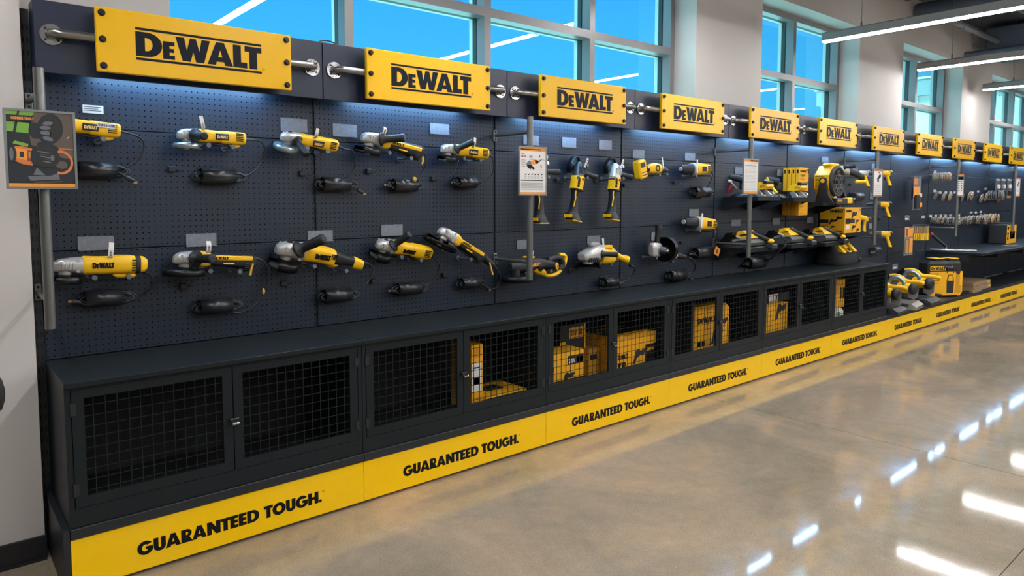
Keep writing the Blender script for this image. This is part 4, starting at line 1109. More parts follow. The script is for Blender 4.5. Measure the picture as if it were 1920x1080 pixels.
def corded_die(short, label, nose, tail, y=0.39):
    a = at(nose[0], nose[1], y=y); b = at(tail[0], tail[1], y=y); d = b-a; s = d.length/0.36
    t = thing('die_grinder', label, 'grinder', a, 'die grinders', rot_to(d.x, d.z), s)
    MB('tool_black').cyl((-0.006,0,0),(0.02,0,0),0.014,n=12,mat_name='cast_metal').loft([(0.006,0,0,0.020,0.022),(0.02,0,0,0.027,0.030),(0.10,0,0,0.030,0.034),(0.13,0,0,0.033,0.036)], 20).build('nose', t)
    MB('cast_metal').loft([(0.128,0,0,0.035,0.040),(0.15,0,0,0.038,0.044),(0.158,0,0,0.038,0.044)], 20).build('collar', t)
    MB('tool_yellow').loft([(0.158,0,0,0.040,0.046),(0.20,0,0,0.039,0.044),(0.27,0,0,0.037,0.040),(0.33,0,0,0.035,0.037),(0.36,0,0,0.022,0.022)], 20, e=3).box(0.215, 0.262, -0.042, -0.034, -0.018, 0.018, 'plate_black').build('motor_housing', t)
    vb = MB('slot_dark')
    for q in range(5): vb.box(0.29, 0.335, -0.040, -0.03, -0.022+q*0.010, -0.018+q*0.010)
    vb.build('vent', t)
    MB('tool_black').loft([(0.13,0,-0.042,0.012,0.005),(0.19,0,-0.048,0.014,0.006),(0.27,0,-0.044,0.012,0.005)], 12).build('switch_paddle', t)
    MB('paper').box(0.128, 0.146, -0.047, -0.046, -0.03, 0.065).build('price_tag', t)
    for i, f in enumerate((0.35, 0.85)):
        p = a+d*f; peg_hook(p.x, p.z-0.05*s, ('left' if i == 0 else 'right')+' peg hook under the '+short)
    return t
g = corded_die('upper corded die grinder', 'upper corded die grinder with yellow body, third bay from the left end', (1276, 317), (1330, 317))
cord(g, [(1329,318,.39), (1336,325,.39), (1333,338,.41), (1327,350,.43)], 0.005)
cord_holder(1302, 360, 1328, 360, 'upper corded die grinder', 'plain', g)
g = corded_die('lower corded die grinder', 'lower corded die grinder with yellow ring body, near the fourth bay joint', (1282, 416), (1340, 421))
cord(g, [(1340,421,.39), (1345,432,.39), (1344,446,.40), (1340,462,.42), (1334,470,.43)], 0.005)
a = at(1340, 468, y=0.385); M = Matrix.Translation(a) @ Matrix.Rotation(V(25), 4, 'Y')
world_child(MB('paper_orange').box(0.0, 0.075, -0.003, 0.0, -0.035, 0.035, None, M, c=0.001).box(0.025, 0.045, -0.0036, -0.003, -0.02, 0.015, 'paper_ink', M), 'cord_tag', g)
cord_holder(1304, 475, 1334, 473, 'lower corded die grinder', 'left', g)
tether(1280, 455, 'lower corded die grinder', [(1290, 457)])

# cordless grinder with loop handle
y = 0.37; a = at(985, 501, y=y)
t = thing('angle_grinder', 'black cordless cut-off grinder with yellow loop handle behind the second pole', 'grinder', a, None)
MB('cast_dark').loft([(-0.13,0,0.01,0.02,0.02),(-0.11,0,0.012,0.034,0.034),(-0.06,0,0.015,0.040,0.042),(-0.02,0,0.015,0.042,0.044)], 20).cyl((-0.085,0,-0.07),(-0.085,0,0.0),0.028,0.034,18).build('gear_head', t)
MB('guard_black').lathe((-0.085,0,-0.05),(0,0,-1),[(0,0.02),(0.0,0.095),(0.006,0.10),(0.035,0.10),(0.035,0.097),(0.008,0.097),(0.002,0.02),(0,0.02)],30).build('guard', t)
b_ = MB('tool_black').loft([(-0.02,0,0.015,0.043,0.045),(0.03,0,0.018,0.042,0.042),(0.12,0,0.02,0.040,0.034),(0.20,0,0.008,0.036,0.030),(0.25,0,-0.01,0.030,0.030)], 20, e=3)
text(b_, 'DEWALT', 0.005, 0.004, 0.024, -0.046, -0.036, 'paper_orange', width=0.09, small=(1,))
b_.build('motor_housing', t)
MB('tool_black').tube(spline([(0.20,0,0.03),(0.26,0,0.045),(0.31,0,0.04),(0.335,0,0.0),(0.31,0,-0.035)], 7), 0.022, 12).build('rear_handle', t)
MB('tool_yellow').tube(spline([(0.09,-0.005,0.0),(0.11,-0.005,-0.02),(0.155,-0.005,-0.055),(0.20,-0.005,-0.068),(0.26,-0.005,-0.066),(0.30,-0.005,-0.05),(0.335,-0.005,-0.02),(0.355,-0.005,0.015),(0.36,-0.005,0.045),(0.34,-0.005,0.062),(0.30,-0.005,0.066)], 6), 0.0125, 12).box(0.0, 0.05, -0.04, 0.03, 0.055, 0.07, c=0.005).build('loop_handle', t)
MB('tool_yellow').loft([(0.06,0,-0.015,0.03,0.02),(0.10,0,-0.025,0.034,0.03),(0.145,0,-0.04,0.03,0.026),(0.17,0,-0.05,0.02,0.018)], 16).build('battery_mount', t)
h_ = side_handle((0.45, -0.85, 0.05), (0.10, -0.03, 0.0)); h_.build('side_handle', t)
e_ = Vector((0.45, -0.85, 0.05)).normalized(); q = Vector((0.10, -0.03, 0.0))+e_*0.112
MB('tool_yellow').cyl(q, q+e_*0.008, 0.024, 0.022, 22).cyl(q+e_*0.008, q+e_*0.010, 0.008, 0.008, 12, 'tool_black').build('handle_cap', t)
MB('paper').box(-0.006, 0.01, -0.045, -0.044, 0.05, 0.11, None, Matrix.Rotation(V(12), 4, 'Y')).build('price_tag', t)
for i, q in enumerate((-0.02, 0.2)): peg_hook(a.x+q, a.z-0.035, ('left' if i == 0 else 'right')+' peg hook behind the loop handled cordless grinder')

# big corded grinder with D handle
y = 0.36; a = at(1106, 478, y=y)
t = thing('angle_grinder', 'large silver headed corded grinder with curved yellow tail handle', 'grinder', a, None)
g_ = MB('cast_metal').loft([(-0.085,0,-0.01,0.03,0.02),(-0.075,0,-0.008,0.05,0.03),(-0.02,0,0.0,0.055,0.042),(0.05,0,0.012,0.055,0.055),(0.095,0,0.014,0.055,0.056)], 22, e=3)
g_.cyl((-0.02,0,-0.06),(-0.02,0,0),0.04,0.045,18).box(-0.005, 0.085, -0.02, 0.02, 0.06, 0.085, c=0.008)
for q in range(5): g_.box(-0.06+q*0.02, -0.052+q*0.02, -0.058, -0.04, -0.045, -0.015, 'cast_dark')
g_.build('gear_head', t)
MB('guard_black').lathe((-0.02,0,-0.05),(0,0,-1),[(0,0.03),(0.0,0.088),(0.006,0.093),(0.042,0.093),(0.042,0.09),(0.008,0.09),(0.002,0.03),(0,0.03)],30,arc=(V(-170),V(80)),ref=(1,0,0)).build('guard', t)
MB('tool_yellow').loft([(0.09,0,-0.01,0.05,0.055),(0.11,0,-0.012,0.052,0.058),(0.17,0,-0.02,0.048,0.052),(0.225,0,-0.022,0.044,0.046)], 20, e=3).box(0.10, 0.22, -0.02, 0.02, 0.035, 0.06, c=0.006).build('motor_housing', t)
MB('tool_yellow').tube(spline([(0.20,0,0.03),(0.245,0,0.005),(0.30,0,-0.025),(0.36,0,-0.045),(0.395,0,-0.055)], 6), [0.026]*6+[0.023]*6+[0.022]*6+[0.028]*6+[0.03], 14).build('rear_handle', t)
side_handle((0.55, -0.8, -0.02), (0.075, -0.04, 0.005)).build('side_handle', t)
MB('tool_black').loft([(0.23,0,-0.045,0.012,0.006),(0.26,0,-0.055,0.014,0.014),(0.30,0,-0.05,0.012,0.006)], 12).build('trigger', t)
MB('paper').box(-0.006, 0.012, -0.05, -0.049, 0.05, 0.115, None, Matrix.Translation((0.09,0,0)) @ Matrix.Rotation(V(-8), 4, 'Y')).build('price_tag', t)
bpy.context.view_layer.update()
cord(t, [(1181,498,.36), (1190,502,.37), (1188,512,.39), (1178,524,.41), (1160,533,.43)], 0.006)
cord_holder(1131, 530, 1155, 527, 'large silver headed corded grinder', 'plain', t)
tether(1071, 508, 'loop handled cordless grinder', [(1082, 508)])
for i, q in enumerate((0.05, 0.2)): peg_hook(a.x+q, a.z-0.075, ('left' if i == 0 else 'right')+' peg hook under the large silver headed corded grinder')

# small cut-off tool with round black guard
y = 0.36; a = at(1232, 468, y=y)
t = thing('cutoff_tool', 'corded cut-off tool with round black guard turned to the side and upright handle', 'cut-off tool', a, None)
MB('cast_metal').loft([(-0.075,0,0,0.02,0.04),(-0.06,0,0,0.034,0.055),(0.0,0,0,0.036,0.055),(0.02,0,0,0.034,0.05)], 20, e=3).build('gear_head', t)
MB('cast_dark').cyl((0.0,-0.03,-0.005),(0.02,-0.065,-0.01),0.034,0.03,20).cyl((0.02,-0.065,-0.01),(0.03,-0.09,-0.012),0.016,0.016,14,'chrome').build('spindle', t)
ax = Vector((0.86, 0.36, 0.0))
MB('guard_black').lathe((0.075,-0.015,0.0), ax, [(-0.04,0.095),(0.03,0.10),(0.032,0.10),(0.032,0.02),(0.030,0.02),(0.028,0.097),(-0.04,0.092),(-0.04,0.095)], 34, arc=(V(-70), V(250)), ref=(0,0,1)).build('guard', t)
MB('tool_black').loft([(0.06,0,0.0,0.020,0.020),(0.10,0,0.0,0.018,0.019),(0.16,0.01,0.0,0.019,0.021),(0.20,0.014,0.0,0.024,0.027),(0.208,0.014,0,0.022,0.024)], 16, axis='z').build('side_handle', t, loc=(0.0, 0, -0.02))
MB('tool_yellow').loft([(0.125,0,-0.03,0.04,0.05),(0.14,0,-0.035,0.042,0.05),(0.20,0,-0.045,0.034,0.036),(0.23,0,-0.05,0.026,0.026)], 18, e=3).build('motor_housing', t)
MB('tool_black').loft([(0.22,0,-0.05,0.026,0.026),(0.30,0,-0.066,0.021,0.022),(0.36,0,-0.075,0.016,0.016)], 16).build('tail_grip', t)
bpy.context.view_layer.update()
cord(t, [(1290,483,.36), (1299,487,.37), (1304,498,.38), (1300,510,.41), (1288,514,.43)], 0.006)
cord_holder(1256, 518, 1282, 516, 'round guard cut-off tool', 'right', t)
peg_hook(a.x-0.03, a.z-0.06, 'left peg hook under the round guard cut-off tool'); peg_hook(a.x+0.17, a.z-0.10, 'right peg hook under the round guard cut-off tool')

# price holders above the tools
for r_ in [(526,222,576,247,'above the third upper grinder, left of the first bay joint'), (624,233,669,257,'at the left end of the second bay, top row'), (806,232,842,252,'above the fifth upper grinder'),
           (146,443,214,469,'above the leftmost lower grinder'), (349,438,406,462,'above the second lower grinder'), (577,432,624,453,'above the third lower grinder'), (715,421,755,442,'above the fourth lower grinder'),
           (981,254,1010,272,'behind the second pole, top row'), (1054,258,1080,277,'above the wide upright grinder'), (1123,263,1147,281,'above the slim upright grinder'), (1186,281,1208,297,'above the small cordless die grinder'),
           (1284,287,1303,301,'above the upper corded die grinder'), (969,450,989,467,'left of the second pole, lower row'), (1101,442,1125,458,'above the large silver headed grinder'), (1221,436,1237,451,'behind the upright handle of the cut-off tool'),
           (1292,392,1310,406,'above the lower corded die grinder'), (1378,314,1395,327,'left of the third pole placard'), (1371,412,1388,424,'left of the third pole above the lower trays'), (1457,318,1471,330,'left of the hanging yellow packs'),
           (1448,409,1462,421,'left of the lower yellow packs'), (1513,407,1525,418,'right of the lower yellow packs'), (1540,294,1553,305,'above the yellow and black jobsite fan'), (1598,312,1608,322,'above the corded right angle drill'),
           (1634,307,1640,319,'just left of the fourth pole, top'), (1631,361,1637,374,'just left of the fourth pole, middle'), (1629,419,1635,429,'just left of the fourth pole, bottom'), (1696,404,1705,413,'above the yellow blade packs'),
           (1673,495,1683,505,'low on the board above the chop saws')]:
    price_holder(*r_[:4], r_[4], paper=(r_[0] in (1696, 1673)))
price_holder(155,197.5,194,212.5,'with print, above the hidden grinder at the left', white=True)
# ------------------------------------------------------------------ picture and chart placards on the poles
def placard(pole, zc, label, content, dx=-0.015, y=0.101):
    t = thing('placard', label, 'placard', (pole*P+dx, y, zc), 'framed placards on the poles')
    W, H = 0.111, 0.143
    f = MB('frame_alu'); o = [(-W,-H),(W,-H),(W,H),(-W,H)]; i_ = [(-W+0.008,-H+0.008),(W-0.008,-H+0.008),(W-0.008,H-0.008),(-W+0.008,H-0.008)]
    f.prism(o, -0.004, 0.008, 'y', holes=[i_]); f.box(-W+0.004, W-0.004, 0.002, 0.008, -H+0.004, H-0.004)
    f.box(-0.03, 0.03, 0.008, 0.020, 0.05, 0.08).box(-0.03, 0.03, 0.008, 0.020, -0.08, -0.05)
    f.build('frame', t)
    s = MB('paper' if content != 'picture' else 'photo_dark').box(-W+0.006, W-0.006, -0.0005, 0.002, -H+0.006, H-0.006)
    w, h = W-0.008, H-0.008
    Y0, Y1 = -0.0012, -0.0004
    def R(a, b, c, d, m): s.box(-w+2*w*a, -w+2*w*b, Y0, Y1, h-2*h*d, h-2*h*c, m)
    def Pg(pts, m, k=0): s.prism([(-w+2*w*p, h-2*h*q) for p, q in pts], Y0-0.0005*k, Y1-0.0005*k, 'y', m)
    if content == 'picture':
        def El(cx, cy, rx, ry, m, k=0, rot=0.0, n=22):
            cr, sr = math.cos(V(rot)), math.sin(V(rot))
            Pg([(cx+rx*math.cos(2*math.pi*q/n)*cr-ry*math.sin(2*math.pi*q/n)*sr, cy+(rx*math.cos(2*math.pi*q/n)*sr+ry*math.sin(2*math.pi*q/n)*cr)*0.78) for q in range(n)], m, k)
        Pg([(0.40,0),(1,0),(1,0.62),(0.80,0.60),(0.62,0.50),(0.35,0.44),(0.33,0.30)], 'photo_brown')
        Pg([(0,0),(0.42,0),(0.38,0.055),(0,0.05)], 'green_cloth', 1); Pg([(0,0.14),(0.34,0.15),(0.33,0.29),(0,0.27)], 'green_cloth', 1); Pg([(0.10,0.39),(0.31,0.43),(0.30,0.47),(0.08,0.43)], 'green_cloth', 1)
        Pg([(0.17,0.0),(0.20,0.0),(0.16,0.17),(0.10,0.41),(0.06,0.40),(0.12,0.17)], 'photo_dark', 2)
        El(0.42, 0.25, 0.10, 0.14, 'photo_dark', 1); El(0.64, 0.22, 0.20, 0.27, 'photo_dark', 2, 12); El(0.60, 0.075, 0.085, 0.05, 'case_black', 3)
        for k, (cx, cy, rr) in enumerate(((0.62,0.145,-4),(0.575,0.205,0),(0.575,0.275,4),(0.61,0.35,14))): El(cx, cy, 0.085, 0.035, 'glove_grey', 3, rr); El(cx-0.03, cy, 0.035, 0.03, 'hook_grey', 4, rr)
        El(0.74, 0.24, 0.10, 0.17, 'case_black', 3, 10)
        Pg([(0.10,0.47),(0.20,0.46),(0.36,0.49),(0.36,0.72),(0.20,0.70),(0.11,0.66),(0.085,0.57)], 'photo_orange', 2); Pg([(0.11,0.49),(0.36,0.51),(0.36,0.66),(0.10,0.62)], 'paper_orange', 3)
        El(0.075, 0.57, 0.055, 0.14, 'case_black', 4); El(0.055, 0.57, 0.03, 0.11, 'glove_grey', 5); Pg([(0.175,0.535),(0.235,0.535),(0.235,0.61),(0.175,0.61)], 'photo_dark', 4)
        Pg([(0.29,0.51),(0.355,0.52),(0.345,0.66),(0.28,0.655)], 'ink_red', 4); Pg([(0.305,0.53),(0.34,0.535),(0.335,0.62),(0.30,0.615)], 'disc_gold', 5)
        El(0.56, 0.60, 0.22, 0.18, 'case_black', 4, 8); El(0.60, 0.46, 0.17, 0.07, 'photo_dark', 3, 16); El(0.40, 0.60, 0.07, 0.15, 'photo_dark', 5)
        for k in range(5): El(0.53+0.012*k, 0.535+k*0.032, 0.10-0.008*k, 0.011, 'cast_dark' if k % 2 else 'glove_grey', 6, 10)
        El(0.66, 0.61, 0.03, 0.05, 'glove_grey', 6)
        s.prism([(-w+2*w*p, h-2*h*q) for p, q in arc(0.79, 0.665, 0.19, -105, 110, 22, 0.165)+arc(0.79, 0.665, 0.15, 110, -105, 22, 0.13)], Y0-0.0006, Y1-0.0006, 'y', 'photo_orange')
        El(0.80, 0.70, 0.09, 0.07, 'photo_brown', 1); Pg([(0.42,0.74),(0.54,0.845),(0.36,0.84)], 'glove_grey', 5); Pg([(0.28,0.86),(0.62,0.85),(0.75,0.81),(0.76,0.90),(0.32,0.92)], 'glove_grey', 1); Pg([(0.34,0.935),(0.80,0.92),(0.80,0.935),(0.40,0.95)], 'photo_brown', 2)
        Pg([(0.90,0.335),(0.93,0.305),(0.935,0.31),(0.905,0.34)], 'ivory', 2); Pg([(0.74,0.475),(0.99,0.475),(0.99,0.483),(0.74,0.487)], 'photo_orange', 2)
        R(0, 1, 0.955, 1.0, 'paper_orange')
        s.box(-w, -w+2*w*0.40, Y0-0.0042, Y0-0.0035, h-2*h*0.135, h-2*h*0.055, 'photo_dark')
        text(s, 'GRINDER TOOLS', -w+2*w*0.07, h-2*h*0.113, 0.0095, Y0-0.0050, Y0-0.0040, 'paper_orange', width=0.068)
    elif content == 'chart':
        R(0, 1, 0, 0.07, 'paper_orange'); R(0.02, 0.80, 0.025, 0.045, 'paper_ink'); R(0, 1, 0.955, 1, 'paper_orange')
        R(0.05, 0.16, 0.135, 0.145, 'paper_ink'); R(0.05, 0.13, 0.175, 0.20, 'ink_red'); R(0.15, 0.24, 0.175, 0.195, 'ink_red'); R(0.36, 0.40, 0.165, 0.215, 'lettering_black'); R(0.43, 0.47, 0.165, 0.215, 'lettering_black'); R(0.74, 0.77, 0.15, 0.20, 'lettering_black')
        for k in range(4): R(0.05, 0.20, 0.26+k*0.045, 0.268+k*0.045, 'ink_grey'); R(0.05, 0.22, 0.272+k*0.045, 0.278+k*0.045, 'ink_grey')
        for a in (0.36, 0.72): R(a, a+0.2, 0.235, 0.243, 'ink_grey'); R(a, a+0.24, 0.25, 0.256, 'ink_grey')
        R(0.60, 0.72, 0.40, 0.408, 'ink_grey'); R(0.74, 0.92, 0.465, 0.473, 'ink_grey')
        Pg([(0.38,0.28),(0.62,0.25),(0.72,0.27),(0.70,0.33),(0.48,0.37),(0.40,0.34)], 'paper_orange'); Pg([(0.56,0.26),(0.72,0.27),(0.70,0.33),(0.60,0.34)], 'lettering_black', 1); Pg([(0.72,0.28),(0.83,0.24),(0.84,0.25),(0.74,0.30)], 'lettering_black', 1)
        Pg([(0.24,0.33),(0.36,0.27),(0.44,0.33),(0.36,0.40),(0.27,0.40)], 'hook_grey', 1); Pg([(0.24,0.37),(0.42,0.36),(0.56,0.44),(0.52,0.475),(0.42,0.43),(0.40,0.47),(0.30,0.43)], 'lettering_black', 2)
        Pg([(0.78,0.36),(0.82,0.36),(0.86,0.42),(0.80,0.42)], 'disc_gold', 1)
        for k in range(6):
            a = 0.18+k*0.125
            Pg([(a,0.575),(a+0.04,0.56),(a+0.075,0.545),(a+0.06,0.575),(a+0.02,0.59)], 'lettering_black')
            for q in range(4): R(a-0.01, a+0.07, 0.61+q*0.016, 0.616+q*0.016, 'ink_grey')
        R(0.04, 0.90, 0.69, 0.712, 'paper_ink')
        for k in range(5): R(0.04, 0.90, 0.752+k*0.034, 0.762+k*0.034, 'ink_grey'); R(0.04, 0.90, 0.766+k*0.034, 0.769+k*0.034, 'ink_grey')
    elif content == 'list':
        R(0, 1, 0, 0.065, 'paper_orange'); R(0.46, 0.96, 0.02, 0.05, 'paper_ink'); R(0, 1, 0.94, 1, 'paper_orange'); R(0.2, 0.9, 0.095, 0.11, 'paper_orange'); R(0.08, 0.9, 0.175, 0.187, 'paper_ink')
        for k in range(17): R(0.08, 0.9, 0.215+k*0.042, 0.222+k*0.042, 'ink_grey'); R(0.08, 0.12, 0.23+k*0.042, 0.235+k*0.042, 'ink_grey')
    elif content == 'tool':
        R(0, 1, 0, 0.06, 'photo_orange'); R(0, 1, 0.955, 1, 'photo_orange')
        Pg([(0.60,0.20),(0.78,0.16),(0.86,0.24),(0.70,0.34),(0.50,0.32)], 'lettering_black'); Pg([(0.38,0.30),(0.58,0.30),(0.62,0.46),(0.45,0.47)], 'lettering_black', 1); Pg([(0.55,0.09),(0.66,0.09),(0.66,0.13),(0.55,0.13)], 'lettering_black')
        for k in range(5): R(0.10, 0.90, 0.58+k*0.075, 0.588+k*0.075, 'paper_ink' if k < 2 else 'ink_grey'); R(0.10, 0.90, 0.60+k*0.075, 0.606+k*0.075, 'ink_grey')
    else:
        R(0, 1, 0, 0.07, 'photo_orange'); R(0, 1, 0.95, 1, 'photo_orange'); R(0.02, 0.98, 0.08, 0.27, 'photo_dark'); R(0.1, 0.9, 0.14, 0.22, 'photo_brown'); R(0.05, 0.9, 0.31, 0.335, 'lettering_black')
        for k in range(4):
            for q in range(2): Pg([(0.12+q*0.45,0.40+k*0.11),(0.28+q*0.45,0.39+k*0.11),(0.30+q*0.45,0.44+k*0.11),(0.14+q*0.45,0.46+k*0.11)], 'lettering_black')
    s.build('sheet', t)
placard(0, 1.652, 'picture placard with gloved hands grinding, at the left end', 'picture', -0.020)
placard(2, 1.632, 'white chart placard with a grinder drawing and orange edges', 'chart', -0.012)
placard(4, 1.645, 'white list placard full of ruled lines on the third pole', 'list', -0.06)
placard(6, 1.625, 'white placard with a dark tool drawing on the fourth pole', 'tool', -0.06)
placard(8, 1.63, 'placard with dark photo strip and small drawings on the fifth pole', 'grid', -0.03)
placard(10, 1.625, 'white placard on the sixth pole near the right picture edge', 'tool', -0.02)

# ------------------------------------------------------------------ trays and the saws on them
def tray(x0, x1, z, label):
    t = thing('display_tray', label, 'tray', (x0, 0.15, z), 'dark display trays')
    W = x1-x0
    MB('steel_dark').box(0, W, 0, 0.319, -0.036, -0.030).box(0, W, 0, 0.006, -0.030, 0.0).box(0, 0.004, 0.006, 0.319, -0.030, -0.004).box(W-0.004, W, 0.006, 0.319, -0.030, -0.004).build('shelf_pan', t)
    for xx in (0.004, W-0.008):
        MB('upright_paint').prism([(0.06, -0.036), (0.321, -0.036), (0.321, -0.12), (0.29, -0.12)], xx, xx+0.004, 'x').build('bracket', t)
tray(5.02, 5.395, 1.485, 'dark tray for the left upper saw, beside the third pole')
tray(5.63, 6.03, 1.477, 'dark tray for the upper saw under the hanging yellow packs')
tray(6.18, 6.70, 1.434, 'dark tray under the yellow and black jobsite fan')
tray(4.90, 5.31, 1.058, 'dark tray for the left cut-off saw behind the third pole')
tray(5.60, 6.01, 1.06, 'dark tray for the middle cut-off saw')
tray(6.26, 6.67, 1.048, 'dark tray for the right cut-off saw')
tray(6.70, 7.215, 1.125, 'dark tray under the large printed yellow carton')

def W_(u, v, x): return at(u, v, x=x)
def loc_of(px, ref): return [tuple(W_(*p)-ref) for p in px]
def slab(mb, pts, x, ref, x0, x1, mat_name=None):
    """outline (u, v) read on the end plane x, given real thickness x0..x1"""
    poly = [((W_(u, v, x)-ref).y, (W_(u, v, x)-ref).z) for u, v in pts]
    return mb.prism(poly, x0-ref.x, x1-ref.x, 'x', mat_name)
U2 = lambda X, Y: (1360+X/9.0, 400+Y/9.0)
U1 = lambda X, Y: (1360+X/9.0, 300+Y/9.0)

def cutoff_saw(label):
    ref = Vector((5.80, 0.30, 1.030))
    t = thing('cut_off_saw', label, 'saw', ref, 'cut-off saws on the lower trays')
    bs = MB('cast_dark').box(-0.19, 0.17, -0.13, 0.14, 0.0, 0.012, c=0.003).box(-0.12, 0.14, -0.12, -0.05, 0.012, 0.03, 'alu_base', c=0.004)
    bs.build('base', t)
    gd_ = MB('guard_black')
    slab(gd_, [U2(*p) for p in ((690,440),(745,370),(805,285),(915,276),(905,310),(850,400),(800,450))], 5.70, ref, 5.62, 5.80)
    gd_.build('guard', t)
    bd = MB('grey_plastic')
    slab(bd, [U2(*p) for p in ((820,400),(895,372),(1100,372),(1150,395),(1185,440),(1165,485),(1000,510),(850,515),(800,470))], 5.72, ref, 5.66, 5.90)
    slab(bd, [U2(*p) for p in ((840,405),(895,385),(1100,376),(1110,388),(900,410),(850,425))], 5.655, ref, 5.645, 5.66, 'cast_metal')
    bd.build('body', t)
    yl = MB('tool_yellow')
    slab(yl, [U2(*p) for p in ((905,315),(965,262),(1035,246),(1085,290),(1150,368),(1080,388),(930,345))], 5.74, ref, 5.69, 5.86)
    slab(yl, [U2(*p) for p in ((905,330),(975,362),(985,380),(900,350))], 5.68, ref, 5.67, 5.69, 'paper')
    slab(yl, [U2(*p) for p in ((950,315),(1050,300),(1060,318),(950,330))], 5.68, ref, 5.683, 5.69, 'lettering_black')
    yl.build('motor_housing', t)
    a = Vector((5.78, 0.27, 1.19))-ref; b = Vector((5.92, 0.155, 1.115))-ref
    MB('tool_black').tube([a, a.lerp(b, 0.5), b], [0.022, 0.019, 0.018], 14).build('handle', t)
    MB('tool_yellow').ball(b+Vector((0.012, -0.012, -0.008)), 0.026, 12, sc=(1.3, 1.1, 0.8)).build('handle_tip', t)
    MB('cast_dark').box(b.x-0.02, b.x+0.07, b.y-0.05, b.y+0.03, b.z-0.075, b.z-0.03, c=0.008).build('battery', t)
    return t
s2 = cutoff_saw('black and yellow cut-off saw on the middle lower tray')
s1 = copy_tree(s2); s1.location.x -= 0.70; s1.location.z -= 0.002; tag(s1, 'cut-off saw partly behind the third pole on the left lower tray')
s3 = copy_tree(s2); s3.location.x += 0.66; s3.location.z -= 0.012; tag(s3, 'black and yellow cut-off saw on the right lower tray in front of the printed carton')
bpy.context.view_layer.update()
ring = [at(1460+13*math.sin(V(a_)), 455-13*math.cos(V(a_))*0.95, y=0.20) for a_ in range(-70, 150, 20)]
world_child(MB('cord_black').tube(spline(ring+[at(1448, 483, y=.30), at(1436, 488, y=.38), at(1428, 486, y=.43)], 5), 0.006, 8), 'cord', s1)
cord_holder(1404, 494, 1432, 488, 'left cut-off saw', 'left', s1)

def tile_saw(label, lever):
    ref = Vector((5.82, 0.30, 1.447))
    t = thing('tile_saw', label, 'saw', ref, 'saws on the upper trays')
    dk = MB('guard_black').lathe((-0.10, 0.06, 0.012), (0,0,1), [(0, 0.0), (0, 0.098), (0.012, 0.10), (0.03, 0.085), (0.048, 0.05), (0.055, 0.0)], 28)
    dk.build('blade_guard', t)
    bs = MB('alu_base').box(-0.16, 0.18, -0.135, 0.12, 0.0, 0.012, c=0.003)
    slab(bs, [U1(*p) for p in ((1195,505),(1235,488),(1300,545),(1368,608),(1345,630),(1305,628))], 5.87, ref, 5.845, 5.875)
    slab(bs, [U1(*p) for p in ((1110,545),(1165,530),(1215,575),(1232,610),(1205,650),(1160,640))], 5.80, ref, 5.77, 5.80)
    slab(bs, [U1(*p) for p in ((1330,540),(1385,552),(1408,590),(1395,622),(1360,600))], 5.95, ref, 5.92, 5.95)
    bs.cyl((-0.02, -0.085, 0.030), (0.14, -0.085, 0.030), 0.018, n=18)
    bs.build('base', t)
    yl = MB('tool_yellow')
    slab(yl, [U1(*p) for p in ((1078,492),(1110,440),(1180,402),(1300,402),(1314,470),(1270,515),(1180,522),(1090,520))], 5.85, ref, 5.815, 5.93)
    slab(yl, [U1(*p) for p in ((1170,455),(1225,440),(1262,455),(1262,475),(1225,462),(1180,476))], 5.815, ref, 5.805, 5.815, 'box_side')
    yl.build('motor_housing', t)
    tc_ = MB('tool_black')
    slab(tc_, [U1(*p) for p in ((1238,398),(1250,378),(1300,380),(1312,400),(1308,428),(1245,428))], 5.84, ref, 5.81, 5.92)
    tc_.build('top_cap', t)
    MB('tool_black').box(-0.045, 0.045, 0.085, 0.12, 0.09, 0.17, c=0.01).build('end_cap', t)
    MB('tool_black').tube([(-0.03, 0.08, 0.17), (-0.06, 0.13, 0.19), (-0.09, 0.19, 0.205)], [0.03, 0.032, 0.022], 14).build('handle', t)
    if lever == 'yellow': MB('tool_yellow').tube([(-0.10, 0.06, 0.07), (-0.11, 0.11, 0.13), (-0.12, 0.155, 0.215)], [0.014, 0.012, 0.010], 10).build('lever', t)
    else: MB('red_plastic').tube([(-0.12, 0.14, 0.13), (-0.12, 0.165, 0.09), (-0.12, 0.185, 0.05)], [0.011, 0.012, 0.013], 10).build('lever', t)
    MB('ivory').ball((-0.12, 0.165, 0.185 if lever == 'yellow' else 0.165), 0.017, 12, sc=(1, 1.4, 0.8)).tube([(-0.11, 0.10, 0.10), (-0.115, 0.14, 0.145), (-0.12, 0.16, 0.18 if lever == 'yellow' else 0.16)], 0.005, 8, 'cast_metal').build('knob', t)
    return t
tile_saw('yellow tile saw with round black guard and yellow lever on the upper tray', 'yellow')
t = tile_saw('yellow tile saw with red lever on the upper tray, half behind the list placard', 'red'); t.location.x -= 0.60; t.location.z += 0.008

# jobsite fan
z0 = 1.405
t = thing('jobsite_fan', 'yellow and black jobsite fan with honeycomb grille on a black stand', 'fan', (6.49, 0.22, z0), None, None, 0.94)
oct_ = lambda r, c=0.42: [(r, -r*c), (r, r*c), (r*c, r), (-r*c, r), (-r, r*c), (-r, -r*c), (-r*c, -r), (r*c, -r)]
MB('tool_yellow').prism([(a, 0.235+b) for a, b in oct_(0.165)], -0.045, 0.10, 'y').box(-0.10, 0.10, -0.035, 0.06, 0.395, 0.425, c=0.012).build('shroud', t)
fv = MB('plate_black')
for q in range(9): fv.box(-0.167, -0.164, 0.0, 0.09, 0.175+q*0.014, 0.180+q*0.014)
fv.build('vent', t)
gr = MB('tool_black').lathe((0, -0.045, 0.235), (0, -1, 0), [(0, 0.162), (0.02, 0.165), (0.03, 0.150), (0.03, 0.135), (0.005, 0.13), (0.005, 0.0)], 30)
gr.cyl((0, -0.05, 0.235), (0, -0.075, 0.235), 0.026, n=18)
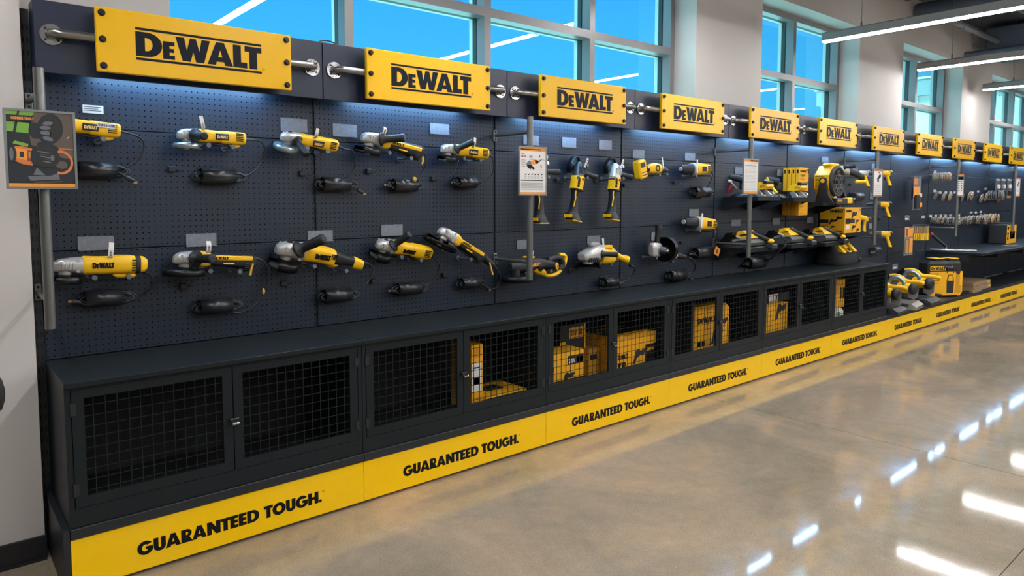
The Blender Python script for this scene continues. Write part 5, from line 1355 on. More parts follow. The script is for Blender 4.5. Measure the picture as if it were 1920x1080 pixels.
for rr in (0.055, 0.09):
    for q in range(6):
        c0 = (rr*math.cos(V(60*q+30*(rr > 0.06))), rr*math.sin(V(60*q+30*(rr > 0.06))))
        hx = [(c0[0]+0.026*math.cos(V(60*k)), -0.07, 0.235+c0[1]+0.026*math.sin(V(60*k))) for k in range(6)]
        gr.tube(hx, 0.0035, 6, closed=True, mat_name='glove_grey')
gr.build('grille', t)
st = MB('tool_black')
for sx in (-1, 1):
    st.prism([(-0.13, 0.0), (0.10, 0.0), (0.055, 0.10), (0.03, 0.25), (-0.03, 0.25), (-0.06, 0.10)], sx*0.172, sx*0.198, 'x')
    st.cyl((sx*0.17, 0.0, 0.245), (sx*0.200, 0.0, 0.245), 0.036, n=20)
st.box(-0.198, 0.198, -0.15, -0.12, 0.0, 0.07, c=0.01).box(-0.19, 0.19, 0.06, 0.10, 0.0, 0.03, c=0.008)
text(st, 'DEWALT', -0.185, 0.035, 0.022, -0.152, -0.149, 'paper_orange', width=0.10, small=(1,))
st.build('stand', t)
for sx in (-1, 1): MB('tool_yellow').cyl((sx*0.199, 0, 0.245), (sx*0.204, 0, 0.245), 0.021, n=18).build('pivot_cap', t)
MB('tool_yellow').box(0.03, 0.15, -0.155, -0.10, 0.01, 0.075, c=0.01).build('foot_pocket', t)
MB('ivory').ball((-0.15, -0.11, 0.075), 0.014, 10).build('knob', t)

# printed cartons
def carton(name, label, x0, x1, y0, y1, z0, z1, m='box_yellow', prints=(), cat='box', group=None, c=0.003):
    t = thing(name, label, cat, ((x0+x1)/2, (y0+y1)/2, z0), group)
    w, d, h = (x1-x0)/2, (y1-y0)/2, z1-z0
    MB(m).box(-w, w, -d, d, 0, h, c=c).build('body', t)
    if prints:
        pr = MB('lettering_black')
        for p in prints:
            if p[0] == 'r':      # front rectangle a,b,c,d fractions
                _, a, b, e_, f, mm = p; pr.box(-w+2*w*a, -w+2*w*b, -d-0.0012, -d-0.0002, h*(1-f), h*(1-e_), mm)
            elif p[0] == 's':    # left side rectangle (from back to front)
                _, a, b, e_, f, mm = p; pr.box(-w-0.0012, -w-0.0002, d-2*d*b, d-2*d*a, h*(1-f), h*(1-e_), mm)
            elif p[0] == 'u':    # top rectangle
                _, a, b, e_, f, mm = p; pr.box(-w+2*w*a, -w+2*w*b, d-2*d*f, d-2*d*e_, h+0.0002, h+0.0012, mm)
            elif p[0] == 't':
                _, s, a, z_, hh, ww, mm = p; text(pr, s, -w+2*w*a, h*(1-z_), h*hh, -d-0.0016, -d-0.0002, mm, width=2*w*ww, small=(1,) if s == 'DEWALT' else ())
            elif p[0] == 'T':    # text on the left side face
                _, s, a, z_, hh, ww, mm = p
                M = Matrix.Translation((-w, 0, 0)) @ Matrix.Rotation(V(-90), 4, 'Z')
                text(pr, s, -d+2*d*a, h*(1-z_), h*hh, -0.0016, -0.0002, mm, width=2*d*ww, small=(1,) if s == 'DEWALT' else (), M=M)
            elif p[0] == 'p':    # drawn tool silhouette on the front
                _, a, z_, sc, mm = p
                q = [(0,0),(0.22,0.05),(0.30,0.30),(0.55,0.42),(0.80,0.40),(1.0,0.62),(0.92,0.74),(0.60,0.66),(0.40,0.80),(0.20,0.66),(0.12,0.30)]
                pr.prism([(-w+2*w*(a+sc*u), h*(1-z_)+2*w*sc*v*0.9) for u, v in q], -d-0.0014, -d-0.0002, 'y', mm)
            elif p[0] == 'P':    # on the left side
                _, a, z_, sc, mm = p
                q = [(0,0),(0.22,0.05),(0.30,0.30),(0.55,0.42),(0.80,0.40),(1.0,0.62),(0.92,0.74),(0.60,0.66),(0.40,0.80),(0.20,0.66),(0.12,0.30)]
                M = Matrix.Translation((-w, 0, 0)) @ Matrix.Rotation(V(-90), 4, 'Z')
                pr.prism([(-d+2*d*(a+sc*u), h*(1-z_)+2*d*sc*v*0.9) for u, v in q], -0.0014, -0.0002, 'y', mm, M)
        pr.build('print', t)
    return t
YB = 'lettering_black'
carton('tool_carton', 'large printed yellow carton on the tray left of the fourth pole', 6.76, 7.13, 0.20, 0.452, 1.096, 1.372, prints=[('t','DEWALT',0.06,0.16,0.09,0.36,YB),('r',0.86,0.98,0.04,0.12,'ink_grey'),
       ('p',0.36,0.48,0.38,'cast_dark'),('r',0.04,0.32,0.38,0.58,'plate_black'),('r',0.06,0.30,0.62,0.78,'paper'),('p',0.42,0.86,0.24,YB),('p',0.66,0.62,0.2,YB),('p',0.70,0.94,0.2,YB),('r',0.32,0.60,0.40,0.56,'cast_dark'),
       ('T','DEWALT',0.42,0.17,0.11,0.50,YB),('P',0.36,0.62,0.34,'cast_dark'),('P',0.62,0.50,0.3,YB),('s',0.0,0.36,0.43,0.56,'plate_black'),('P',0.44,0.78,0.2,YB),('s',0.06,0.36,0.64,0.78,'box_side'),('s',0.42,0.92,0.82,0.86,YB),('s',0.42,0.92,0.90,0.94,YB)])
for k in range(4):
    for nm, z0, z1 in (('upper', 1.535, 1.755), ('lower', 1.290, 1.440)):
        y_ = 0.28+0.042*k
        lab = ('front' if k == 0 else 'rearmost' if k == 3 else 'second' if k == 1 else 'third')+' flat yellow carton hanging in the %s row of four' % nm
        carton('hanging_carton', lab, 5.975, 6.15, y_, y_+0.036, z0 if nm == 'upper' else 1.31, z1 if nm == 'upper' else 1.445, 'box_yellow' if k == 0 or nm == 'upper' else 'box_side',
               [('t','DEWALT',0.06,0.20,0.09,0.62,YB),('r',0.08,0.6,0.3,0.33,YB),('r',0.08,0.5,0.36,0.38,YB),('r',0.08,0.5,0.42,0.52,'box_side'),('s',0.3,0.7,0.08,0.24,YB),('r',0.74,0.98,0.62,0.66,'plate_black')] if nm == 'upper' else [('r',0.12,0.5,0.12,0.14,YB),('r',0.12,0.5,0.22,0.24,YB),('r',0.12,0.42,0.4,0.42,YB),('r',0.12,0.6,0.88,0.9,YB)],
               group='flat yellow cartons hanging from the board hook')
MB('tool_black').cyl((6.10, PY, 1.735), (6.10, 0.255, 1.735), 0.005, n=8).box(6.085, 6.115, 0.250, 0.258, 1.70, 1.745, c=0.003).build('carton_hook', label='black hook holding the upper row of flat yellow cartons', cat='hook')
MB('tool_black').cyl((6.06, PY, 1.437), (6.06, 0.265, 1.437), 0.004, n=8).build('carton_hook', label='black hook holding the lower row of flat yellow cartons', cat='hook')

# tool bag on the last cabinet
t = thing('tool_bag', 'black cloth tool bag with yellow straps on the last mesh cabinet', 'bag', (6.86, 0.31, 0.801))
bg = MB('cloth_black').loft([(0.0,0,0.0,0.235,0.135,4),(0.03,0,0,0.25,0.145,4),(0.12,0,0.005,0.235,0.13,3.4),(0.20,0.0,0.01,0.20,0.085,3),(0.25,0,0.012,0.17,0.035,2.6),(0.262,0,0.012,0.15,0.018,2.4)], 28, axis='z')
t.scale = (1, 1, 0.86)
bg.build('body', t)
for q in (-0.13, -0.01, 0.115):
    MB('tool_yellow').add([(q-0.028,-0.085,0.155),(q+0.028,-0.085,0.155),(q+0.028,-0.028,0.25),(q-0.028,-0.028,0.25),(q-0.028,-0.14,0.15),(q+0.028,-0.14,0.15),(q+0.028,-0.045,0.262),(q-0.028,-0.045,0.262)],
        [(0,1,2,3),(7,6,5,4),(0,4,5,1),(1,5,6,2),(2,6,7,3),(3,7,4,0)]).build('strap', t)
MB('lettering_black').add([(-0.03,-0.1295,0.165),(0.01,-0.1295,0.165),(0.01,-0.103,0.195),(-0.03,-0.103,0.195),(-0.03,-0.131,0.165),(0.01,-0.131,0.165),(0.01,-0.1045,0.195),(-0.03,-0.1045,0.195)],[(0,1,2,3),(7,6,5,4),(0,4,5,1),(1,5,6,2),(2,6,7,3),(3,7,4,0)]).build('logo_patch', t)
MB('rubber_black').lathe((7.24, 0.26, 0.826), (0.5,-0.8,0), [(-0.02,0.012),(-0.02,0.026),(0.0,0.028),(0.02,0.02),(0.03,0.008),(0.03,0.0)], 18).build('rubber_wheel', label='small black round rubber wheel lying beside the tool bag', cat='rubber wheel')

# drills around the fourth pole
def drill(label, u, v, x, sc=1.0, hammer=False, tilt=0.0, body='tool_yellow', hook=None):
    a = at(u, v, x=x)
    t = thing('drill', label, 'drill', a, 'drills beside the fourth pole')
    t.scale = (sc,)*3; t.rotation_euler = (0, tilt, V(-62))
    # local: chuck to -x, grip hangs down at the right
    MB(body).loft([(-0.005,0,0,0.028,0.030),(0.01,0,0,0.030,0.032),(0.06,0,-0.002,0.029,0.033),(0.088,0,-0.004,0.024,0.030),(0.096,0,-0.006,0.016,0.022)], 18, e=2.8).build('motor_housing', t)
    MB('cast_metal').tube([(0.07,-0.03,0.02),(0.10,-0.034,0.03),(0.115,-0.03,0.012)],0.005,8).build('belt_hook', t)
    MB('grey_plastic').loft([(-0.10,0,0,0.020,0.020),(-0.075,0,0,0.027,0.028),(-0.01,0,0,0.031,0.034),(0.0,0,0,0.030,0.033)], 18).build('gear_case', t)
    MB('cast_dark').cyl((-0.15,0,0),(-0.09,0,0),0.014,0.022,16).cyl((-0.20,0,0),(-0.15,0,0),0.005,n=8).build('chuck', t)
    MB('tool_yellow').loft([(-0.155,0.098,0,0.018,0.020),(-0.145,0.096,0,0.021,0.022),(-0.11,0.084,0,0.018,0.018),(-0.07,0.072,0,0.017,0.017),(-0.04,0.064,0,0.020,0.020),(-0.02,0.056,0,0.028,0.024)], 14, axis='z').build('grip', t)
    MB('tool_black').loft([(-0.168,0.100,0,0.016,0.018),(-0.154,0.098,0,0.020,0.022)], 14, axis='z').build('grip_cap', t)
    MB('tool_black').loft([(-0.085,0.040,0,0.010,0.012),(-0.05,0.034,0,0.014,0.014)], 12, axis='z').build('trigger', t)
    if hammer: side_handle((0.1, -1, 0.02), (-0.06, -0.02, 0.0)).build('side_handle', t)
    MB('hook_grey').cyl((a.x-0.01*sc, PY, a.z-0.045*sc), (a.x-0.01*sc, a.y-0.05, a.z-0.045*sc), 0.006, n=10).build('peg_hook', label='grey peg hook under the '+(hook or label), cat='hook', group='grey peg hooks')
    return t
drill('top yellow drill right of the fourth pole', 1653, 325, 7.48, 0.85)
drill('middle yellow drill right of the fourth pole', 1651, 383, 7.45, 0.85)
drill('bottom yellow drill right of the fourth pole', 1652, 438, 7.48, 0.9)
drill('yellow corded drill half hidden behind the printed carton', 1613, 407, 7.24, 0.85, tilt=0.3)
drill('grey headed drill with yellow hanging grip left of the fourth pole', 1611, 325, 6.98, 0.85, body='cast_metal', hook='grey headed drill')
a = at(1582, 322, x=6.75)
t = thing('right_angle_drill', 'right angle drill with black side handle above the jobsite fan', 'drill', a)
t.rotation_euler = (0, 0, V(-62))
MB('cast_metal').loft([(-0.05,0,0.03,0.03,0.02),(-0.02,0,0.02,0.04,0.035),(0.05,0,0.0,0.038,0.036)], 16, e=3).cyl((-0.02,0,0.03),(-0.02,0,0.06),0.018,0.014,14).build('gear_head', t)
MB('tool_black').loft([(0.05,0,0.0,0.034,0.032),(0.12,0,-0.03,0.032,0.034),(0.18,0,-0.07,0.034,0.04)], 16).build('motor_housing', t)
MB('tool_yellow').box(0.10, 0.20, -0.038, 0.038, -0.115, -0.085, c=0.01).build('battery_rim', t)
h_ = side_handle((0.75, -0.62, 0.06), (0.01, -0.02, 0.045), 0.12); h_.build('side_handle', t)
MB('hook_grey').cyl((a.x+0.03, PY, a.z-0.05), (a.x+0.03, a.y-0.08, a.z-0.05), 0.006, n=10).build('peg_hook', label='grey peg hook under the right angle drill', cat='hook', group='grey peg hooks')
cord_holder(1599, 369, 1615, 369, 'grey headed drill', 'left')
cord_holder(1637, 470, 1648, 468, 'bottom drill right of the fourth pole', 'plain')
tether(1596, 346, 'right angle drill'); tether(1650, 411, 'middle drill right of the fourth pole')

# ------------------------------------------------------------------ platform at the right: chop saws, case, cartons
def chop_saw(label, x, y, base_m, rot=0.0, s=1.0):
    t = thing('chop_saw', label, 'saw', (x, y, 0.251), 'chop saws on the low platform')
    t.rotation_euler = (0, 0, rot); t.scale = (s,)*3
    b = MB(base_m).prism([(-0.24,0.0),(0.24,0.0),(0.24,0.03),(0.19,0.065),(-0.19,0.065),(-0.24,0.03)], -0.20, 0.16, 'x')
    b.prism([(-0.21,0.022),(-0.245,0.022),(-0.245,0.03),(-0.21,0.03)], -0.19, 0.15, 'x', 'cast_dark')
    b.box(-0.16, 0.12, 0.02, 0.05, 0.065, 0.115, c=0.004)
    for sx in (-0.18, 0.14):
        for sy in (-0.22, 0.22): b.cyl((sx, sy, -0.002), (sx, sy, 0.012), 0.016, n=10, mat_name='rubber_black')
    b.build('base', t)
    MB('alu_base').prism([(0.05,0.06),(0.15,0.06),(0.13,0.18),(0.09,0.22),(0.04,0.16)], -0.055, 0.0, 'x').cyl((-0.10, 0.16, 0.16), (0.05, 0.16, 0.16), 0.02, n=14).tube([(-0.02,0.0,0.07),(-0.02,-0.03,0.13),(-0.02,-0.035,0.20)], [0.016,0.018,0.014], 10).build('arm_support', t)
    # blade in the y-z plane, motor along -y turned outwards
    g = MB('tool_yellow').lathe((0.02, 0.03, 0.22), (1,0,0), [(0.0, 0.085), (0.0, 0.138), (0.008, 0.145), (0.03, 0.145), (0.035, 0.138), (0.035, 0.085), (0.0, 0.085)], 30, arc=(V(60), V(170)), ref=(0,1,0))
    g.build('upper_guard', t)
    MB('guard_black').lathe((0.02, 0.03, 0.22), (1,0,0), [(-0.028, 0.08), (-0.028, 0.150), (0.032, 0.150), (0.032, 0.08), (-0.028, 0.08)], 24, arc=(V(-20), V(70)), ref=(0,1,0)).build('rear_guard', t)
    MB('guard_silver').lathe((-0.05, -0.005, 0.255), (1,0,0), [(0,0.058),(-0.012,0.066),(-0.012,0.088),(0,0.096),(0.008,0.088),(0.008,0.064),(0,0.058)], 28, arc=(V(-200), V(20)), ref=(0,-1,0)).build('lower_guard', t)
    MB('disc_grey').cyl((0.018, 0.03, 0.22), (0.022, 0.03, 0.22), 0.128, n=36).build('blade', t)
    m = MB('tool_yellow').cyl((0.0, -0.02, 0.225), (-0.03, -0.145, 0.215), 0.052, 0.056, 24); m.box(-0.045, 0.03, -0.10, 0.02, 0.16, 0.20, c=0.01); m.build('motor_housing', t)
    MB('tool_black').lathe((-0.03, -0.145, 0.215), (-0.233, -0.97, -0.07), [(0,0.056),(0.006,0.062),(0.04,0.062),(0.056,0.05),(0.062,0.02),(0.062,0.0)], 24).build('motor_cap', t)
    hd = MB('tool_yellow').tube(spline([(0.03, 0.10, 0.30), (0.03, 0.02, 0.305), (0.035, -0.10, 0.29), (0.04, -0.20, 0.285), (0.04, -0.26, 0.275)], 6), [0.026]*6+[0.024]*6+[0.022]*6+[0.020]*6+[0.018], 14)
    hd.build('arm_handle', t)
    MB('alu_base').prism([(-0.21,0.21),(-0.10,0.20),(-0.11,0.11),(-0.17,0.085),(-0.205,0.12)], 0.015, 0.03, 'x').build('blade_shield', t)
    MB('tool_black').cyl((-0.02,-0.23,0.10),(-0.02,-0.29,0.098),0.018,n=14).build('vise_knob', t)
    return t
chop_saw('yellow chop saw with silver base, middle of the three on the platform', 8.12, 0.20, 'alu_base', V(8))
chop_saw('yellow chop saw with dark base nearest the big kit case', 8.62, 0.22, 'cast_dark', V(4), 1.08)
chop_saw('chop saw with dark base mostly hidden by the last mesh cabinet', 7.62, 0.18, 'cast_dark', V(6), 0.95)

# kit case, turned towards the entrance
fl_, fr_ = Vector((9.17, 0.225, 0.251)), Vector((9.57, -0.010, 0.251))
dx = (fr_-fl_); wc = dx.length/2; ang = math.atan2(dx.y, dx.x)
t = thing('kit_case', 'big black and yellow tool case standing on the platform', 'case', (fl_+fr_)/2, None, (0, 0, ang))
hz = at(1804, 484, x=9.57).z-0.251
MB('case_black').box(-wc, wc, 0.0, 0.20, 0, hz*0.93, c=0.03).box(-wc*0.55, wc*0.05, 0.03, 0.17, hz*0.90, hz*0.99, c=0.015).box(wc*0.35, wc*0.9, 0.03, 0.17, hz*0.90, hz*0.99, c=0.015).build('shell', t)
MB('tool_yellow').box(-wc*0.55, wc*0.0, 0.02, 0.18, hz*0.985, hz, c=0.003).box(wc*0.38, wc*0.86, 0.02, 0.18, hz*0.985, hz, c=0.003).build('top_inlay', t)
MB('cast_dark').tube(spline([(-wc*0.12, -0.004, hz*0.80), (0.0, -0.03, hz*0.77), (wc*0.22, -0.03, hz*0.77), (wc*0.32, -0.004, hz*0.80)], 6), 0.012, 10).build('handle', t)
MB('box_yellow').prism([(-wc*0.94, 0.015), (wc*0.86, 0.015), (wc*0.99, 0.06), (wc*0.99, hz*0.66), (-wc*0.94, hz*0.66)], -0.006, 0.03, 'y').build('sleeve', t)
lp = MB('tool_yellow').box(-wc*0.94, -wc*0.03, -0.004, 0.002, hz*0.69, hz*0.80); text(lp, 'DEWALT', -wc*0.90, hz*0.705, hz*0.08, -0.0055, -0.0035, 'case_black', width=wc*0.83, small=(1,)); lp.build('name_plate', t)
pr = MB('lettering_black')
for k in range(5): pr.box(-wc*0.88, -wc*(0.45-0.05*(k % 2)), -0.0075, -0.0055, hz*(0.60-0.06*k), hz*(0.615-0.06*k))
pr.prism([(wc*0.06, hz*0.10), (wc*0.46, hz*0.10), (wc*0.48, hz*0.40), (wc*0.40, hz*0.58), (wc*0.12, hz*0.58), (wc*0.04, hz*0.40)], -0.0075, -0.0055, 'y', 'case_black')
pr.tube([(wc*(0.25+0.2*math.cos(V(a_))), -0.007, hz*(0.62+0.18*math.sin(V(a_)))) for a_ in range(0, 181, 20)], 0.005, 6, 'case_black')
pr.prism([(wc*0.12, hz*0.42), (wc*0.40, hz*0.42), (wc*0.38, hz*0.56), (wc*0.16, hz*0.56)], -0.0085, -0.0075, 'y', 'box_yellow')
pr.prism([(wc*0.52, hz*0.12), (wc*0.90, hz*0.10), (wc*0.92, hz*0.30), (wc*0.55, hz*0.32)], -0.0075, -0.0055, 'y', 'box_side')
pr.prism([(wc*0.58, hz*0.26), (wc*0.82, hz*0.26), (wc*0.80, hz*0.66), (wc*0.60, hz*0.66)], -0.008, -0.006, 'y', 'box_side')
pr.prism(arc(wc*0.70, hz*0.66, wc*0.14, 0, 350, 16, hz*0.08), -0.0085, -0.0065, 'y', 'case_black')
pr.box(-wc*0.2, wc*0.7, -0.0075, -0.0055, hz*0.035, hz*0.05)
pr.build('print', t)

carton('cardboard_box', 'upper flat brown cardboard box on the platform right of the kit case', 10.25, 10.95, 0.06, 0.42, 0.305, 0.36, 'cardboard', [('r',0.78,1.0,0.1,0.9,'tape_tan')])
carton('cardboard_box', 'middle flat brown cardboard box on the platform under the upper one', 10.20, 10.90, 0.04, 0.42, 0.251, 0.304, 'cardboard', [('r',0.8,1.0,0.1,0.9,'tape_tan')])
carton('cardboard_box', 'small front brown cardboard box on the platform before the flat stack', 10.02, 10.36, -0.005, 0.038, 0.251, 0.285, 'cardboard', [('r',0.5,0.95,0.2,0.8,'disc_tan')])
carton('filter_box', 'box with black side and yellow printed front on the far counter', 12.03, 12.5, 0.17, 0.40, 0.786, 1.07, 'case_black', [('r',0.0,1.0,0.02,0.98,'box_yellow'),('r',0.3,0.85,0.35,0.75,'ivory'),('p',0.4,0.68,0.3,'cast_dark'),('r',0.05,0.2,0.1,0.25,'lettering_black'),('r',0.05,0.2,0.4,0.55,'lettering_black'),('r',0.05,0.2,0.62,0.78,'lettering_black')], c=0.01)
carton('wheel_pack', 'dark packs lying on the far counter near its front edge', 11.35, 11.62, -0.06, 0.06, 0.786, 0.80, 'glove_grey')

# ------------------------------------------------------------------ accessories on the right pegboards
def disc_mesh(m, th):
    q = MB(m).lathe((0,0,0), (0,1,0), [(-0.002,0.011),(-0.006,0.022),(0.0,0.030),(0.001,0.053),(th,0.053),(0.003,0.030),(0.0,0.011),(-0.002,0.011)], 26)
    q.lathe((0,0,0), (0,1,0), [(0.0006,0.0528),(0.0004,0.0575),(th+0.0006,0.0575),(th+0.0003,0.0528)], 26, 'disc_edge')
    q.lathe((0,0,0), (0,1,0), [(-0.0075,0.010),(-0.0075,0.016),(-0.0045,0.020)], 16, 'disc_edge')
    return q.mesh('grinding_disc')
ID, IG, IS = disc_mesh('disc_tan', 0.004), disc_mesh('disc_gold', 0.007), disc_mesh('disc_grey', 0.002)
def disc_row(u, v, n, pitch, me, label, group, scale=1.0, tiltx=0.0, hook=True, y0=0.44, hl=''):
    a = at(u, v, y=PY-0.02)
    pl = max(0.05, n*pitch+0.05)
    if hook: MB('tool_black').cyl((0, 0, 0), (0, -pl, 0), 0.004, n=8).cyl((0,-pl,0),(0,-pl-0.012,0.012),0.004,n=8).build('disc_hook', loc=(a.x, PY, a.z), label='black peg hook '+hl, cat='hook', group='disc hooks')
    for k in range(n):
        dz = -0.004 if me is not None else 0
        o = put(me, 'grinding_disc', None, (a.x+RND.uniform(-.002,.002), y0-0.01-k*pitch, a.z-0.007*scale), (tiltx+RND.uniform(-.08,.08)*(n > 1), 0, RND.uniform(-.10, .10)), (scale*(1 if k % 2 == 0 else 0.93),)*3)
        tag(o, label, 'grinding disc', group)
disc_row(1749, 331, 12, 0.0165, IG, 'brass coloured flap disc in the long uppermost row', 'uppermost row of flap discs', 0.95, hl='of the long uppermost disc row')
SING = [(1752,365,IS,1.0,'thin grey disc hanging first from the left in the upper disc row'), (1767,368,ID,1.0,'pale disc hanging second from the left in the upper disc row'), (1779,368,IG,1.0,'gold disc hanging third in the upper disc row, left of the fifth pole'),
        (1802,370,IS,1.0,'thin grey disc just right of the fifth pole'), (1814,367,ID,1.15,'left of the two thick discs right of the fifth pole'), (1820,367,IG,1.15,'yellow hub disc right of the fifth pole'),
        (1838,371,ID,1.1,'pale disc left of the coiled disc row'), (1847,368,IG,1.15,'gold tilted disc at the left of the coiled disc row'), (1872,369,IG,1.45,'largest gold disc under the blister packs')]
for k, (u, v, me, sc, lb) in enumerate(SING): disc_row(u, v, 1, 0.02, me, lb, 'single discs in the upper disc row', sc, tiltx=0.25, hl='of the %s single disc in the upper disc row' % ORD[k])
disc_row(1852, 365, 9, 0.022, IS, 'thin grey disc in the coiled row left of the blister packs', 'coiled row of thin discs', 1.3, hl='of the coiled disc row left of the blister packs')
for i, (u, v, n, me, sc, nm) in enumerate([(1744,412,4,ID,0.75,'first'),(1752,413,4,ID,0.75,'second'),(1761,412,4,IS,0.8,'third'),(1770,413,5,IS,0.9,'fourth'),(1780,414,5,ID,0.9,'fifth'),(1796,413,5,IS,0.9,'sixth'),(1806,412,4,ID,0.95,'seventh'),(1814,410,5,ID,1.0,'eighth'),(1822,411,4,IS,1.0,'ninth'),(1829,411,5,ID,1.1,'tenth'),(1836,410,4,IS,1.3,'eleventh')]):
    disc_row(u, v, n, 0.026, me, 'disc in the %s stack from the left of the lower disc row' % nm, 'lower disc row, %s stack' % nm, sc, tiltx=0.12, hl='of the %s stack in the lower disc row' % nm)
disc_row(1845, 409, 4, 0.032, IG, 'gold disc on the left hook of the gold pair, lower row', 'gold discs on the left hook', 1.25, hl='of the left gold disc stack, lower row')
disc_row(1856, 408, 4, 0.032, IG, 'gold disc on the right hook of the gold pair, lower row', 'gold discs on the right hook', 1.25, hl='of the right gold disc stack, lower row')

for i, (u, v, r) in enumerate([(1753.5,322,2.2),(1752.5,358,2.4),(1763,361,2.2),(1773.5,361,2.2),(1782.5,361,2.2),(1790.5,361,2),(1822,361,1.8),(1834,359,1.8),(1848,354,1.9),(1731,406.5,2.4),(1745,405,2.2),(1754.5,404.7,2),(1764,404.5,2),(1773,404.3,2),(1782,404,1.9),(1798,404,1.9),(1821,398.5,1.8),(1830,398.3,1.8),(1839,397.3,1.8)]):
    row = 'over the uppermost disc row' if i == 0 else 'in the middle tag row' if i < 9 else 'in the lower tag row'
    k = 0 if i == 0 else i-1 if i < 9 else i-9
    price_holder(u-r, v-r*0.95, u+r, v+r*0.95, row+(', %s from the left' % ORD[k] if i else ''), white=True)

def blister(name, label, u, v, w, h, y, back, parts, group, hl=''):
    a = at(u, v, y=y)
    t = thing(name, label, 'pack', (a.x, y, a.z), group)
    b = MB(back).box(-w/2, w/2, 0, 0.003, -h, 0, c=0.001).prism(arc(0, -0.012, 0.010, 0, 350, 12), -0.001, 0.0, 'y', 'slot_dark'); b.build('card', t)
    for nm, x0, x1, z0, z1, d, mm in parts:
        MB(mm).box(-w/2+w*x0, -w/2+w*x1, -d, -0.0005, -h*z1, -h*z0, c=min(0.006, d*0.4)).build(nm, t)
    MB('tool_black').cyl((a.x, PY, a.z-0.012), (a.x, y-0.035, a.z-0.012), 0.0035, n=8).build('pack_hook', label='black hook holding '+hl, cat='hook', group='pack hooks')
    return t
blister('blister_pack', 'tall clear pack with orange header and black item left of the discs', 1721, 331, 0.24, 0.40, 0.30, 'glove_grey', [('header',0.05,0.5,0.06,0.24,0.002,'photo_orange'),('insert',0.0,0.8,0.30,0.62,0.003,'paper_orange'),('tool',0.12,0.6,0.55,0.95,0.03,'tool_black'),('blade',0.6,0.95,0.50,0.62,0.02,'ivory'),('blade',0.6,1.0,0.78,0.92,0.02,'paper_orange')], 'packs left of the discs', 'the tall pack with orange header')
blister('glasses_pack', 'pack with dark safety glasses at the left of the tall clear pack', 1714, 333, 0.12, 0.28, 0.40, 'case_black', [('lens',0.1,0.9,0.2,0.5,0.02,'glove_grey'),('lens',0.1,0.8,0.55,0.9,0.02,'case_black')], 'packs left of the discs', 'the pack with dark safety glasses')
for i, (u, nm) in enumerate(((1872, 'left'), (1882, 'middle'), (1893, 'right'))):
    blister('blister_pack', 'grey blister pack with white disc, %s of three beside the sixth pole' % nm, u, 335, 0.21, 0.30, 0.33, 'hook_grey', [('header',0.05,0.95,0.02,0.10,0.003,'paper'),('wheel',0.25,0.75,0.30,0.50,0.02,'paper'),('tool',0.2,0.8,0.60,0.86,0.02,'plate_black'),('insert',0.1,0.9,0.88,0.98,0.004,'disc_gold')], 'blister packs beside the sixth pole', 'the %s blister pack with white disc' % nm)
blister('blade_pack', 'large clear pack with orange printed blades at the left of the hanging cutters', 1705, 425, 0.26, 0.34, 0.30, 'clear_plastic', [('header',0.0,0.9,0.02,0.36,0.004,'paper_orange'),('print',0.1,0.3,0.06,0.34,0.006,'photo_brown'),('blade',0.08,0.40,0.46,0.92,0.01,'disc_gold'),('blade',0.5,0.85,0.40,0.92,0.012,'paper_orange')], 'hanging blade packs', 'the large clear blade pack')
for k in range(8):
    t = blister('cutter_pack', 'yellow and black cutter pack in the hanging row, %s from the left' % ORD[k], 1714+k*3.6, 421, 0.09, 0.20, 0.42-0.012*k, 'glove_grey', [('insert',0.1,0.9,0.12,0.55,0.006,'disc_gold' if k % 2 else 'paper_orange'),('handle',0.25,0.75,0.56,0.98,0.018,'tool_yellow'),('blade',0.35,0.55,0.60,0.95,0.020,'tool_black')], 'hanging cutter packs', 'the %s cutter pack from the left' % ORD[k])

# small items on the far counter
p0 = at(1779, 468, y=0.20)
t = thing('demo_stand', 'black tilted demo stand with red tip and silver foot at the counter end', 'demo stand', (9.95, 0.30, 0.786))
MB('alu_base').box(-0.05, 0.05, -0.06, 0.05, 0, 0.02, c=0.003).cyl((0,0,0.02),(0,0,0.06),0.012,n=12).build('foot', t)
MB('tool_black').tube([(0, 0.0, 0.055), (-0.05, 0.06, 0.12), (-0.10, 0.13, 0.20)], 0.018, 10).build('arm', t)
MB('red_plastic').ball((-0.105, 0.137, 0.212), 0.022, 12).build('tip', t)
MB('alu_base').tube(spline([(9.80,0.43,0.80),(9.81,0.34,0.80),(9.85,0.18,0.80),(9.95,0.0,0.80),(9.99,0.0,0.80),(9.90,0.18,0.80),(9.86,0.34,0.80),(9.83,0.44,0.80)], 5), 0.012, 8).build('bent_bar', label='silver bent metal bar lying along the end of the far counter', cat='bar')

